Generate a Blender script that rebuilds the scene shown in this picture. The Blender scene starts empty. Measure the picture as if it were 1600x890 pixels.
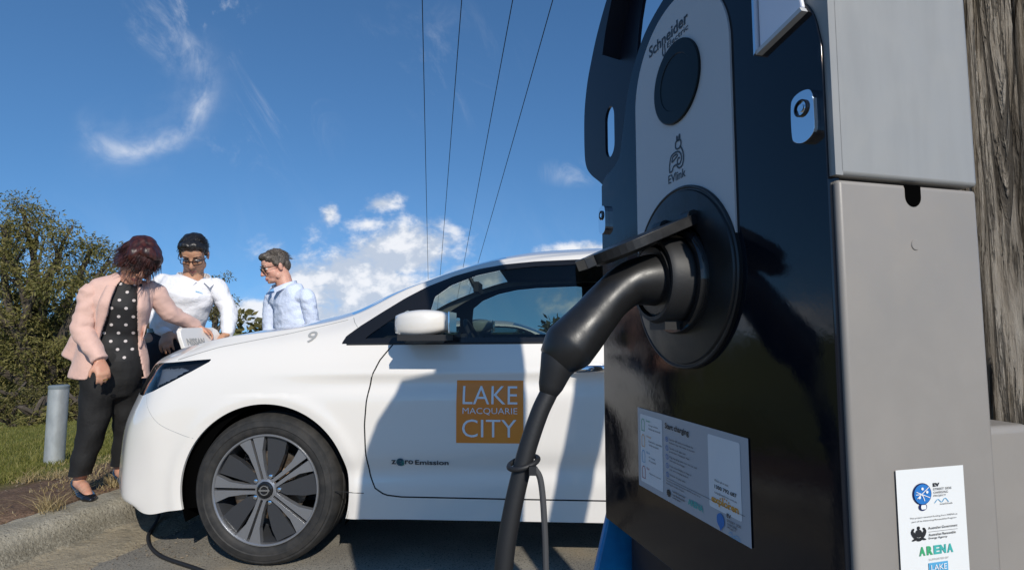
import bpy, bmesh, math, random
import numpy as np
from mathutils import Vector, Matrix, noise
from mathutils.bvhtree import BVHTree
from mathutils.geometry import tessellate_polygon

R = math.radians
scene = bpy.context.scene
col = scene.collection
rng = random.Random(7)
nrg = np.random.default_rng(11)

# ------------------------------------------------------------------ camera
F_PX = 860.0                       # focal length in photo pixels (1600 wide)
PITCH = math.atan(70 / F_PX)
CAM_H = 1.0
cam_d = bpy.data.cameras.new('camera')
cam_d.sensor_width = 36
cam_d.lens = 36 * F_PX / 1600
cam_d.clip_start = 0.02
cam_d.clip_end = 5000
cam = bpy.data.objects.new('camera', cam_d)
cam.location = (0, 0, CAM_H)
cam.rotation_euler = (R(90) + PITCH, 0, 0)
col.objects.link(cam)
scene.camera = cam

# ------------------------------------------------------------------ sun, sky, exposure
SUN_EL = R(34)
SUN_AZ = (0.365, -0.931)           # horizontal direction towards the sun (behind the camera, right)
EXPOSURE = 0.10
SKY_STRENGTH = 0.110
scene.view_settings.view_transform = 'Standard'
scene.view_settings.look = 'None'
scene.view_settings.gamma = 1
scene.view_settings.use_curve_mapping = False
scene.view_settings.exposure = EXPOSURE
to_sun = Vector((SUN_AZ[0] * math.cos(SUN_EL), SUN_AZ[1] * math.cos(SUN_EL), math.sin(SUN_EL))).normalized()
sl = bpy.data.lights.new('sun', 'SUN')
sl.energy = 3.6
sl.angle = R(0.53)
sl.color = (1.0, 0.945, 0.85)
so = bpy.data.objects.new('sun', sl)
so.rotation_euler = (-to_sun).to_track_quat('-Z', 'Y').to_euler()
so.location = to_sun * 50
col.objects.link(so)


class X:
    """tiny expression helper for math nodes"""
    nt = None

    def __init__(s, k): s.k = k

    @staticmethod
    def op(o, *a, clamp=False):
        n = X.nt.nodes.new('ShaderNodeMath'); n.operation = o; n.use_clamp = clamp
        for i, v in enumerate(a):
            if isinstance(v, X): X.nt.links.new(v.k, n.inputs[i])
            else: n.inputs[i].default_value = float(v)
        return X(n.outputs[0])

    def __add__(s, o): return X.op('ADD', s, o)
    __radd__ = __add__
    def __sub__(s, o): return X.op('SUBTRACT', s, o)
    def __rsub__(s, o): return X.op('SUBTRACT', o, s)
    def __mul__(s, o): return X.op('MULTIPLY', s, o)
    __rmul__ = __mul__
    def __truediv__(s, o): return X.op('DIVIDE', s, o)


def sstep(x, a, b):
    n = X.nt.nodes.new('ShaderNodeMapRange'); n.interpolation_type = 'SMOOTHSTEP'
    X.nt.links.new(x.k, n.inputs[0])
    n.inputs[1].default_value = a; n.inputs[2].default_value = b
    n.inputs[3].default_value = 0; n.inputs[4].default_value = 1
    return X(n.outputs[0])


def vec3(a, b, c):
    n = X.nt.nodes.new('ShaderNodeCombineXYZ')
    for i, v in enumerate((a, b, c)):
        if isinstance(v, X): X.nt.links.new(v.k, n.inputs[i])
        else: n.inputs[i].default_value = v
    return n.outputs[0]


def nz(v, scale, detail=4, rough=.55, dist=0.0):
    n = X.nt.nodes.new('ShaderNodeTexNoise')
    X.nt.links.new(v, n.inputs['Vector'])
    n.inputs['Scale'].default_value = scale; n.inputs['Detail'].default_value = detail
    n.inputs['Roughness'].default_value = rough; n.inputs['Distortion'].default_value = dist
    return X(n.outputs[0])


w = bpy.data.worlds.new('World'); scene.world = w; w.use_nodes = True
nt = w.node_tree; nt.nodes.clear(); X.nt = nt
out = nt.nodes.new('ShaderNodeOutputWorld'); bg = nt.nodes.new('ShaderNodeBackground')
sky = nt.nodes.new('ShaderNodeTexSky'); sky.sky_type = 'NISHITA'; sky.sun_disc = False
sky.sun_elevation = SUN_EL; sky.sun_rotation = math.atan2(SUN_AZ[0], SUN_AZ[1])
sky.altitude = 0; sky.air_density = 1.0; sky.dust_density = 0.2; sky.ozone_density = 3.0
tc = nt.nodes.new('ShaderNodeTexCoord'); sx = nt.nodes.new('ShaderNodeSeparateXYZ')
nt.links.new(tc.outputs['Generated'], sx.inputs[0])
dx, dy, dz = (X(sx.outputs[i]) for i in range(3))
yy = X.op('MAXIMUM', dy, 0.02)
u = dx / yy; v = dz / yy
fw = sstep(dy, 0.05, 0.25)
nt.links.new(vec3(dx, dy, X.op('MAXIMUM', dz, 0.0) * .80 + .17), sky.inputs[0])
# cumulus bank low over the horizon
n1 = nz(vec3(u * 1.0, v * 1.35, 3.1), 13, 9, .60, .15)
n1b = nz(vec3(u * 1.0 + 0.012, v * 1.35 - 0.03, 3.1), 11, 4, .58, .1)


def ell(cu, cv, ru, rv):
    a = (u - cu) / ru; b = (v - cv) / rv
    return X.op('SUBTRACT', 1.0, X.op('SQRT', a * a + b * b))


bank = X.op('MAXIMUM', ell(-.27, .06, .25, .15), ell(-.21, .14, .16, .09))
bank = X.op('MAXIMUM', bank, ell(-.335, .212, .026, .034) * .75)
bank = X.op('MAXIMUM', bank, ell(-.242, .232, .055, .026) * .75)
bank = X.op('MAXIMUM', bank, ell(-.26, .19, .07, .03) * .7)
bank = X.op('MAXIMUM', bank, ell(-.07, .10, .10, .03))
bank = X.op('MAXIMUM', bank, ell(.13, .13, .12, .035))
bank = X.op('MAXIMUM', bank, ell(-.47, .03, .10, .035))
bank = X.op('MAXIMUM', bank, ell(.5, .06, .5, .09))
bank = X.op('MAXIMUM', bank, ell(-1.6, .03, .6, .07))
cum = sstep(bank * 0.55 + n1 * 1.0, 0.54, 0.86) * sstep(bank, -0.30, 0.25)
soft = sstep(n1 - n1b, -0.07, 0.12)
# high cirrus hooks
rr = X.op('SQRT', (u + .70) * (u + .70) + (v - .455) * (v - .455))
strk = nz(vec3(rr * 5.0, X.op('ARCTAN2', v - .452, u + .716) * .35, 0.0), 4.0, 5, .55, .9)
rw = (nz(vec3(u, v, 0.0), 5.0, 3, .5) - .5) * .06
rq = (rr + rw - .124) / .019
ring = X.op('POWER', 2.718, rq * rq * -1.0) + X.op('POWER', 2.718, ((rr + rw - .108) / .05) * ((rr + rw - .108) / .05) * -1.0) * .25
angw = sstep((u + .70) * .75 - (v - .455) * .75, -.06, .07)
cir = ring * angw * sstep(strk, .22, .80) * sstep(nz(vec3(u, v, 2.0), 9.0, 6, .6), .25, .62) * 0.62
n3 = nz(vec3(u * 2.0 + v * 1.2, v * .8 - u * .5, 1.0), 4.5, 8, .66, .8)
wisp = sstep(n3, .50, .80) * (sstep(ell(-.60, .60, .17, .16), 0, .7) * .65 + sstep(ell(-.48, .38, .20, .14), 0, .8) * .32
                              + sstep(ell(-.16, .50, .22, .16), 0, .8) * .22)
wisp2 = sstep(n3, .38, .65) * (sstep(ell(.12, .29, .10, .035), 0, .8) * .35)
hazeb = sstep(v, .32, 0.0) * sstep(n3, .3, .8) * .12
high = X.op('MINIMUM', cir + wisp + wisp2 + hazeb, .9)


def mixrgb(f, a, b):
    m = nt.nodes.new('ShaderNodeMix'); m.data_type = 'RGBA'
    nt.links.new(f.k, m.inputs[0])
    for i, c in ((6, a), (7, b)):
        if hasattr(c, 'node'): nt.links.new(c, m.inputs[i])
        else: m.inputs[i].default_value = (*c, 1)
    return m.outputs[2]


tint = nt.nodes.new('ShaderNodeMix'); tint.data_type = 'RGBA'; tint.blend_type = 'MULTIPLY'
tint.inputs[0].default_value = 1
nt.links.new(sky.outputs[0], tint.inputs[6]); tint.inputs[7].default_value = (.59, .90, 1.09, 1)
c1 = mixrgb(high * fw, tint.outputs[2], (6.6, 7.0, 7.8))
cc = mixrgb(soft, (4.7, 5.3, 6.3), (7.9, 8.0, 8.3))
c2 = mixrgb(cum * fw * .93, c1, cc)
nt.links.new(c2, bg.inputs[0]); bg.inputs[1].default_value = SKY_STRENGTH
nt.links.new(bg.outputs[0], out.inputs[0])

# ------------------------------------------------------------------ helpers
Fv = Vector((0, math.cos(PITCH), math.sin(PITCH))); Uv = Vector((0, -math.sin(PITCH), math.cos(PITCH)))


def at(px, py, Y):
    """world point seen at photo pixel (px, py) and standing at distance Y"""
    r = Vector((1, 0, 0)) * ((px - 800) / F_PX) + Fv + Uv * ((445 - py) / F_PX)
    return Vector((0, 0, CAM_H)) + r * (Y / r.y)


def mat(name, c, rough=.5, metal=0.0, var=None, vscale=8, bump=None, coat=0.0, spec=.5, stretch=None, vdet=6,
        vcontrast=(.35, .68), sheen=0.0, trans=0.0, sss=0.0, extra=None):
    m = bpy.data.materials.new(name); m.use_nodes = True
    t = m.node_tree; X.nt = t
    b = t.nodes['Principled BSDF']
    b.inputs['Base Color'].default_value = (*c, 1); b.inputs['Roughness'].default_value = rough
    b.inputs['Metallic'].default_value = metal; b.inputs['Coat Weight'].default_value = coat
    b.inputs['Coat Roughness'].default_value = .03
    b.inputs['Specular IOR Level'].default_value = spec
    b.inputs['Sheen Weight'].default_value = sheen
    b.inputs['Transmission Weight'].default_value = trans
    if sss:
        b.inputs['Subsurface Weight'].default_value = sss; b.inputs['Subsurface Radius'].default_value = (.012, .004, .002)
    tcn = t.nodes.new('ShaderNodeTexCoord'); src = tcn.outputs['Object']
    if stretch:
        mp = t.nodes.new('ShaderNodeMapping'); mp.inputs['Scale'].default_value = stretch
        t.links.new(src, mp.inputs[0]); src = mp.outputs[0]
    if var is not None:
        n = nz(src, vscale, vdet, .6)
        f = sstep(n, *vcontrast)
        mx = t.nodes.new('ShaderNodeMix'); mx.data_type = 'RGBA'
        t.links.new(f.k, mx.inputs[0]); mx.inputs[6].default_value = (*c, 1); mx.inputs[7].default_value = (*var, 1)
        res = mx.outputs[2]
        if extra:      # second, finer speckle: (colour, scale, lo, hi)
            for (ec, es, lo, hi) in extra:
                f2 = sstep(nz(src, es, 3, .6), lo, hi)
                m2 = t.nodes.new('ShaderNodeMix'); m2.data_type = 'RGBA'
                t.links.new(f2.k, m2.inputs[0]); t.links.new(res, m2.inputs[6]); m2.inputs[7].default_value = (*ec, 1)
                res = m2.outputs[2]
        t.links.new(res, b.inputs['Base Color'])
    if bump:
        bl = bump if isinstance(bump, list) else [bump]
        prev = None
        for (bs, st, dist) in bl:
            n = nz(src, bs, 5, .6)
            bn = t.nodes.new('ShaderNodeBump'); bn.inputs['Strength'].default_value = st; bn.inputs['Distance'].default_value = dist
            t.links.new(n.k, bn.inputs['Height'])
            if prev: t.links.new(prev, bn.inputs['Normal'])
            prev = bn.outputs[0]
        t.links.new(prev, b.inputs['Normal'])
    return m


def glass(name, tintc, rough=0.0, mixf=.75, ior=1.45):
    m = bpy.data.materials.new(name); m.use_nodes = True
    t = m.node_tree; t.nodes.clear()
    o = t.nodes.new('ShaderNodeOutputMaterial'); mx = t.nodes.new('ShaderNodeMixShader')
    tr = t.nodes.new('ShaderNodeBsdfTransparent'); gl = t.nodes.new('ShaderNodeBsdfGlossy')
    fr = t.nodes.new('ShaderNodeFresnel'); fr.inputs[0].default_value = ior
    tr.inputs[0].default_value = (*tintc, 1); gl.inputs['Roughness'].default_value = rough
    gl.inputs[0].default_value = (1, 1, 1, 1)
    t.links.new(fr.outputs[0], mx.inputs[0]); t.links.new(tr.outputs[0], mx.inputs[1]); t.links.new(gl.outputs[0], mx.inputs[2])
    t.links.new(mx.outputs[0], o.inputs[0])
    return m


def obj(name, verts, faces, m=None, parent=None, smooth=True, mats=None, fmats=None):
    me = bpy.data.meshes.new(name)
    me.from_pydata([tuple(p) for p in verts], [], [tuple(f) for f in faces])
    for mm in (mats or ([m] if m else [])): me.materials.append(mm)
    if fmats is not None: me.polygons.foreach_set('material_index', fmats)
    me.polygons.foreach_set('use_smooth', [smooth] * len(me.polygons))
    me.update()
    o = bpy.data.objects.new(name, me); col.objects.link(o)
    if parent is not None: o.parent = parent
    return o


def bobj(name, bm, m, parent=None, smooth=True, sharp=35):
    bmesh.ops.recalc_face_normals(bm, faces=bm.faces)
    me = bpy.data.meshes.new(name); bm.to_mesh(me); bm.free()
    me.materials.append(m)
    if smooth is not None: me.polygons.foreach_set('use_smooth', [smooth] * len(me.polygons))
    if smooth and sharp: me.set_sharp_from_angle(angle=R(sharp))
    o = bpy.data.objects.new(name, me); col.objects.link(o)
    if parent is not None: o.parent = parent
    return o


def thing(name, label, cat, loc=(0, 0, 0), rz=0.0, group=None):
    o = bpy.data.objects.new(name, None); col.objects.link(o)
    o.empty_display_size = .1
    o.location = loc; o.rotation_euler = (0, 0, rz)
    return tag(o, label, cat, group)


def tag(o, label, cat, group=None):
    o['label'] = label; o['category'] = cat
    if group: o['group'] = group
    return o


def catmull(ctrl, n):
    """ctrl (k, d) -> (n, d) uniform Catmull-Rom through the points"""
    c = np.asarray(ctrl, float); k = len(c)
    t = np.linspace(0, k - 1, n); i = np.minimum(t.astype(int), k - 2); f = (t - i)[:, None]
    g = lambda j: c[np.clip(j, 0, k - 1)]
    p0, p1, p2, p3 = g(i - 1), g(i), g(i + 1), g(i + 2)
    p0 = np.where((i == 0)[:, None], 2 * p1 - p2, p0); p3 = np.where((i == k - 2)[:, None], 2 * p2 - p1, p3)
    return .5 * (2 * p1 + (p2 - p0) * f + (2 * p0 - 5 * p1 + 4 * p2 - p3) * f ** 2 + (3 * p1 - p0 - 3 * p2 + p3) * f ** 3)


class MB:
    """collects simple shapes into one mesh"""

    def __init__(s): s.v = []; s.f = []

    def add(s, verts, faces):
        o = len(s.v); s.v += [Vector(p) for p in verts]; s.f += [[i + o for i in f] for f in faces]; return s

    def box(s, c, size, rot=None):
        c = Vector(c); h = Vector(size) / 2
        vs = [Vector((x * h.x, y * h.y, z * h.z)) for x in (-1, 1) for y in (-1, 1) for z in (-1, 1)]
        if rot is not None: vs = [rot @ q for q in vs]
        return s.add([q + c for q in vs], [(0, 1, 3, 2), (4, 6, 7, 5), (0, 4, 5, 1), (2, 3, 7, 6), (0, 2, 6, 4), (1, 5, 7, 3)])

    def tube(s, pts, rad, seg=12, side=None, cap=True, rb=None, dome=True):
        """rad: list or number; rb: second half-axis; side: direction of the first half-axis"""
        pts = [Vector(p) for p in pts]; n = len(pts)
        ra = [rad] * n if isinstance(rad, (int, float)) else list(rad)
        rb_ = ra if rb is None else ([rb] * n if isinstance(rb, (int, float)) else list(rb))
        rings = []
        tans = [(pts[min(i + 1, n - 1)] - pts[max(i - 1, 0)]).normalized() for i in range(n)]
        uprev = None
        seq = []
        for i in range(n):
            t = tans[i]
            if side is not None:
                sd = Vector(side[i]) if isinstance(side, list) else Vector(side)
                uu = sd - t * t.dot(sd)
            elif uprev is None:
                a = Vector((0, 0, 1)) if abs(t.z) < .9 else Vector((1, 0, 0)); uu = a - t * t.dot(a)
            else: uu = uprev - t * t.dot(uprev)
            uu.normalize(); uprev = uu; vv = t.cross(uu)
            seq.append((pts[i], uu, vv, ra[i], rb_[i], t))
        if cap and dome:
            p, uu, vv, a, b, t = seq[0]; pre = []
            for k in (0.35, .75):
                th = math.acos(k); pre.append((p - t * min(a, b) * math.sin(th) * .9, uu, vv, a * k, b * k, t))
            p, uu, vv, a, b, t = seq[-1]; post = []
            for k in (.75, 0.35):
                th = math.acos(k); post.append((p + t * min(a, b) * math.sin(th) * .9, uu, vv, a * k, b * k, t))
            seq = pre + seq + post
        vs = []; fs = []
        for (p, uu, vv, a, b, t) in seq:
            for k in range(seg):
                an = 2 * math.pi * k / seg
                vs.append(p + uu * (a * math.cos(an)) + vv * (b * math.sin(an)))
        m_ = len(seq)
        for i in range(m_ - 1):
            for k in range(seg):
                k2 = (k + 1) % seg
                fs.append((i * seg + k, i * seg + k2, (i + 1) * seg + k2, (i + 1) * seg + k))
        if cap:
            fs.append(tuple(range(seg))[::-1]); fs.append(tuple((m_ - 1) * seg + k for k in range(seg)))
        return s.add(vs, fs)

    def ellipsoid(s, c, r, axes=None, nu=18, nv=12):
        c = Vector(c); A = axes or (Vector((1, 0, 0)), Vector((0, 1, 0)), Vector((0, 0, 1)))
        vs = []; fs = []
        for i in range(1, nv):
            th = math.pi * i / nv
            for k in range(nu):
                ph = 2 * math.pi * k / nu
                vs.append(c + A[0] * (r[0] * math.sin(th) * math.cos(ph)) + A[1] * (r[1] * math.sin(th) * math.sin(ph)) + A[2] * (r[2] * math.cos(th)))
        top = len(vs); vs.append(c + A[2] * r[2]); bot = len(vs); vs.append(c - A[2] * r[2])
        for i in range(nv - 2):
            for k in range(nu):
                k2 = (k + 1) % nu
                fs.append((i * nu + k, (i + 1) * nu + k, (i + 1) * nu + k2, i * nu + k2))
        for k in range(nu):
            k2 = (k + 1) % nu
            fs.append((top, k, k2)); fs.append((bot, (nv - 2) * nu + k2, (nv - 2) * nu + k))
        return s.add(vs, fs)

    def lathe(s, prof, seg=48, M=None):
        """prof: (r, h) list, axis local z, M places it"""
        vs = []; fs = []
        for (r_, h_) in prof:
            for k in range(seg):
                an = 2 * math.pi * k / seg; vs.append(Vector((r_ * math.cos(an), r_ * math.sin(an), h_)))
        for i in range(len(prof) - 1):
            for k in range(seg):
                k2 = (k + 1) % seg
                fs.append((i * seg + k, i * seg + k2, (i + 1) * seg + k2, (i + 1) * seg + k))
        if M is not None: vs = [M @ q for q in vs]
        return s.add(vs, fs)

    def prism(s, outline, d0, d1, M=None, holes=()):
        """outline in local xy, extruded along z d0..d1"""
        loops = [[Vector((p[0], p[1], 0)) for p in outline]] + [[Vector((p[0], p[1], 0)) for p in h] for h in holes]
        tri = tessellate_polygon(loops); flat = [p for l in loops for p in l]; n = len(flat)
        vs = [Vector((p.x, p.y, d0)) for p in flat] + [Vector((p.x, p.y, d1)) for p in flat]
        fs = [tuple(t)[::-1] for t in tri] + [tuple(i + n for i in t) for t in tri]
        o = 0
        for l in loops:
            k = len(l)
            for i in range(k):
                j = (i + 1) % k; fs.append((o + i, o + j, o + j + n, o + i + n))
            o += k
        if M is not None: vs = [M @ q for q in vs]
        return s.add(vs, fs)

    def bm(s, weld=None):
        b = bmesh.new(); vv = [b.verts.new(p) for p in s.v]
        for f in s.f:
            try: b.faces.new([vv[i] for i in f])
            except ValueError: pass
        if weld: bmesh.ops.remove_doubles(b, verts=b.verts, dist=weld)
        return b

    def build(s, name, m, parent=None, smooth=True, sharp=35, bevel=None, off=None):
        if off is not None: s.v = [p - Vector(off) for p in s.v]
        b = s.bm()
        if bevel:
            bmesh.ops.remove_doubles(b, verts=b.verts, dist=1e-6)
            bmesh.ops.recalc_face_normals(b, faces=b.faces)
            ed = [e for e in b.edges if len(e.link_faces) == 2 and e.calc_face_angle(0) > R(30)]
            rb_ = bmesh.ops.bevel(b, geom=ed, offset=bevel, segments=2, profile=.6, affect='EDGES', clamp_overlap=True)
            for f in b.faces: f.smooth = False
            for f in rb_['faces']: f.smooth = True
            return bobj(name, b, m, parent, None, None)
        return bobj(name, b, m, parent, smooth, sharp)


def eval_mesh(o):
    dg = bpy.context.evaluated_depsgraph_get(); dg.update()
    return bpy.data.meshes.new_from_object(o.evaluated_get(dg))


def remeshed(mb, voxel, smooth=3):
    """union of closed shapes as one continuous skin: returns (verts, faces) numpy"""
    b = mb.bm(); bmesh.ops.recalc_face_normals(b, faces=b.faces)
    me = bpy.data.meshes.new('tmp'); b.to_mesh(me); b.free()
    o = bpy.data.objects.new('tmp', me); col.objects.link(o)
    md = o.modifiers.new('r', 'REMESH'); md.mode = 'VOXEL'; md.voxel_size = voxel; md.adaptivity = 0
    if smooth:
        sm = o.modifiers.new('s', 'SMOOTH'); sm.iterations = smooth; sm.factor = .5
    m2 = eval_mesh(o)
    V = np.empty(len(m2.vertices) * 3); m2.vertices.foreach_get('co', V); V = V.reshape(-1, 3)
    Fc = [tuple(p.vertices) for p in m2.polygons]
    bpy.data.objects.remove(o); bpy.data.meshes.remove(me); bpy.data.meshes.remove(m2)
    return V, Fc


def text_mesh(s, size, bold=0.0, align='LEFT', shear=0.0, spacing=1.0, sx=1.0):
    """flat letters as (verts2d, faces)"""
    c = bpy.data.curves.new('t', 'FONT'); c.body = s; c.size = size; c.offset = bold; c.align_x = align; c.shear = shear
    c.space_character = spacing; c.resolution_u = 3
    c.dimensions = '2D'; c.fill_mode = 'BOTH'
    o = bpy.data.objects.new('t', c); col.objects.link(o)
    m = eval_mesh(o)
    vs = [(p.co.x * sx, p.co.y) for p in m.vertices]; fs = [tuple(p.vertices) for p in m.polygons]
    bpy.data.objects.remove(o); bpy.data.curves.remove(c); bpy.data.meshes.remove(m)
    return vs, fs


# ------------------------------------------------------------------ materials
M = {}
M['paint'] = mat('white_car_paint', (.80, .755, .695), .35, coat=1.0, spec=.5)
M['black_gloss'] = mat('black_gloss_trim', (.012, .012, .013), .12)
M['black_matte'] = mat('black_plastic', (.016, .016, .017), .55, bump=(180, .15, .001))
M['liner'] = mat('dark_liner', (.010, .010, .010), .8)
M['rubber'] = mat('tyre_rubber', (.016, .0155, .015), .72, var=(.034, .031, .028), vscale=22, bump=(120, .25, .002))
M['alloy_face'] = mat('machined_alloy', (.29, .295, .31), .30, metal=.6)
M['alloy_dark'] = mat('dark_alloy_paint', (.035, .037, .042), .3, coat=.4)
M['chrome'] = mat('chrome', (.80, .81, .83), .06, metal=1)
M['steel'] = mat('brake_steel', (.26, .22, .18), .45, metal=.8, var=(.16, .10, .06), vscale=30)
M['glass'] = glass('tinted_window', (.50, .56, .54))
M['screen'] = glass('windscreen', (.75, .80, .78))
M['lens'] = glass('clear_lens', (.85, .9, .95))
M['bowl'] = mat('lamp_reflector_grey', (.30, .32, .36), .25, metal=.6)
M['drl'] = mat('lamp_light_guide', (.20, .36, .48), .2, metal=.3)
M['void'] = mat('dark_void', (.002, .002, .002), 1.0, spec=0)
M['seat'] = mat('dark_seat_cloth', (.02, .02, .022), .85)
M['orange'] = mat('orange_sticker', (.84, .25, .028), .4, var=(.86, .30, .035), vscale=3)
M['white_letter'] = mat('white_lettering', (.85, .85, .84), .45)
M['grey_letter'] = mat('grey_lettering', (.36, .355, .34), .45)
M['dark_letter'] = mat('dark_lettering', (.03, .033, .04), .45)
M['red_lens'] = mat('red_lamp_lens', (.35, .01, .012), .15)


# ------------------------------------------------------------------ terrain
KX0, KY0, KS = -2.15, 2.45, .245       # front edge of the kerb top: x = KX0 + (Y - KY0) * KS


def kerb_x(Y): return KX0 + (Y - KY0) * KS


def ground_z(x, Y):
    """natural ground: verge beside the kerb, falling away down the hill"""
    s_ = (kerb_x(Y) - .14 - x) / math.sqrt(1 + KS * KS)      # distance behind the kerb
    if s_ < 0: z = -0.03
    else:
        z = .125 - .10 * min(1, max(0, (s_ - .25) / 1.3)) ** 1.3
        if s_ > 1.2: z -= .085 * (s_ - 1.2) ** 1.05
    far = max(0, Y - 8)
    z2 = -.10 * far
    if s_ < 0: z = min(z, -0.03 + z2 * sstepf(Y, 8, 12))
    else: z = min(z, z + z2 * .6)
    if z < -7: z = -7
    return z


def sstepf(x, a, b):
    t = min(1, max(0, (x - a) / (b - a))); return t * t * (3 - 2 * t)


def build_ground():
    xs = np.concatenate([np.linspace(-900, -40, 14), np.linspace(-32, -6, 18), np.linspace(-5.6, 1, 60), np.linspace(2, 30, 12), np.linspace(45, 900, 14)])
    ys = np.concatenate([np.linspace(-900, -12, 12), np.linspace(-8, 0, 6), np.linspace(.5, 9, 80), np.linspace(10, 60, 30), np.linspace(80, 1800, 16)])
    vs = []; fs = []
    for Y in ys:
        for x in xs:
            z = ground_z(x, Y)
            s_ = kerb_x(Y) - .14 - x
            if 0 < s_ < 9 and Y < 12: z += .022 * noise.noise((x * 1.6, Y * 1.6, 0)) + .007 * noise.noise((x * 7, Y * 7, 3))
            vs.append((x, Y, z))
    nx = len(xs)
    for j in range(len(ys) - 1):
        for i in range(nx - 1):
            fs.append((j * nx + i, j * nx + i + 1, (j + 1) * nx + i + 1, (j + 1) * nx + i))
    m = bpy.data.materials.new('verge_soil_and_grass'); m.use_nodes = True
    t = m.node_tree; X.nt = t; b = t.nodes['Principled BSDF']; b.inputs['Roughness'].default_value = .95
    b.inputs['Specular IOR Level'].default_value = .15
    tcn = t.nodes.new('ShaderNodeTexCoord'); s3 = t.nodes.new('ShaderNodeSeparateXYZ'); t.links.new(tcn.outputs['Object'], s3.inputs[0])
    x_, y_ = X(s3.outputs[0]), X(s3.outputs[1])
    P_ = tcn.outputs['Object']
    edge = (x_ * -1.0) + y_ * KS + (KX0 - KY0 * KS - .14)           # distance behind the kerb (m)
    wob = nz(P_, 2.2, 5, .6)
    fg = sstep(edge + wob * .55, 1.05, 1.42)                          # 0 soil .. 1 grass
    soil_n = sstep(nz(P_, 9, 8, .7), .35, .7); fine = sstep(nz(P_, 85, 4, .7), .42, .66)

    def mx(f, a, b_):
        q = t.nodes.new('ShaderNodeMix'); q.data_type = 'RGBA'; t.links.new(f.k, q.inputs[0])
        for i, c in ((6, a), (7, b_)):
            if hasattr(c, 'node'): t.links.new(c, q.inputs[i])
            else: q.inputs[i].default_value = (*c, 1)
        return q.outputs[2]
    soil = mx(soil_n, (.165, .10, .065), (.27, .175, .115)); soil = mx(fine, soil, (.075, .05, .038))
    straw = sstep(nz(P_, 3.3, 7, .75), .53, .66); soil = mx(straw * .55, soil, (.34, .26, .15))
    gr = mx(sstep(nz(P_, 1.3, 7, .65), .35, .65), (.14, .15, .032), (.26, .24, .065))
    gr = mx(sstep(nz(P_, 40, 3, .6), .45, .7) * .6, gr, (.04, .06, .015))
    t.links.new(mx(fg, soil, gr), b.inputs['Base Color'])
    bn = t.nodes.new('ShaderNodeBump'); bn.inputs['Strength'].default_value = .9; bn.inputs['Distance'].default_value = .02
    hh = nz(P_, 38, 6, .7); t.links.new(hh.k, bn.inputs['Height']); t.links.new(bn.outputs[0], b.inputs['Normal'])
    o = obj('ground', vs, fs, m); o['kind'] = 'structure'; return o


build_ground()


def build_road():
    M['asphalt'] = mat('worn_asphalt', (.20, .185, .16), .9, var=(.31, .285, .235), vscale=1.6, spec=.25,
                       bump=[(260, .9, .004), (70, .5, .006)], vdet=9,
                       extra=[((.34, .30, .235), 170, .54, .66), ((.045, .043, .042), 120, .55, .66), ((.34, .275, .185), 1.1, .55, .72)])
    vs = []; fs = []
    ys = np.concatenate([np.linspace(-60, 0, 12), np.linspace(.4, 7.8, 26)])
    xs = np.concatenate([np.linspace(0, 1, 16), np.linspace(1.3, 9, 10)])
    for Y in ys:
        for q in xs:
            x = kerb_x(Y) + .2 + q
            vs.append((x, Y, .004 * noise.noise((x * 2, Y * 2, 0))))
    nx = len(xs)
    for j in range(len(ys) - 1):
        for i in range(nx - 1): fs.append((j * nx + i, j * nx + i + 1, (j + 1) * nx + i + 1, (j + 1) * nx + i))
    o = obj('road', vs, fs, M['asphalt']); o['kind'] = 'structure'
    # kerb: sloping rough concrete, real cross-section swept along the edge
    M['concrete'] = mat('weathered_kerb_concrete', (.37, .335, .265), .92, var=(.27, .24, .18), vscale=7, spec=.2,
                        bump=[(60, 1.0, .012), (220, .8, .004)], vdet=9,
                        extra=[((.05, .042, .032), 120, .60, .70), ((.42, .38, .30), 130, .58, .70)])
    ct = M['concrete'].node_tree; X.nt = ct; cb_ = ct.nodes['Principled BSDF']; gg = ct.nodes.new('ShaderNodeTexCoord'); sz_ = ct.nodes.new('ShaderNodeSeparateXYZ'); ct.links.new(gg.outputs['Object'], sz_.inputs[0])
    old = cb_.inputs['Base Color'].links[0].from_socket
    zz_ = X(sz_.outputs[2]) + nz(gg.outputs['Object'], 14, 5, .65) * .05
    for lo, hi, cc_, a_ in ((.135, .085, (.135, .118, .085), .78), (.050, .034, (.42, .345, .235), .80)):
        q_ = ct.nodes.new('ShaderNodeMix'); q_.data_type = 'RGBA'; ct.links.new((sstep(zz_, lo, hi) * sstep(nz(gg.outputs['Object'], 90, 4, .7), .25, .62) * a_).k, q_.inputs[0]); ct.links.new(old, q_.inputs[6]); q_.inputs[7].default_value = (*cc_, 1); old = q_.outputs[2]
    ct.links.new(old, cb_.inputs['Base Color'])
    prof = [(-.20, .02), (-.165, .128), (-.12, .136), (-.035, .133), (-.005, .124), (.018, .102), (.05, .055), (.085, .020), (.16, .012), (.28, .009), (.42, -.006)]
    pr = catmull(prof, 40)
    ys = np.concatenate([np.linspace(-60, 1, 14), np.arange(1.2, 7.81, .02)])
    vs = []; fs = []
    for Y in ys:
        for k, (q, z) in enumerate(pr):
            amp = .006 if q > -.18 else 0
            n_ = noise.fractal((q * 12, Y * 12, 5), .9, 2.2, 4) * amp
            n_ += noise.noise((Y * 3, 1, q * 4)) * .006
            vs.append((kerb_x(Y) + q + n_ * .5, Y, z + n_))
    nx = len(pr)
    for j in range(len(ys) - 1):
        for i in range(nx - 1): fs.append((j * nx + i, j * nx + i + 1, (j + 1) * nx + i + 1, (j + 1) * nx + i))
    o = obj('kerb', vs, fs, M['concrete']); o['kind'] = 'structure'


build_road()

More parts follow.
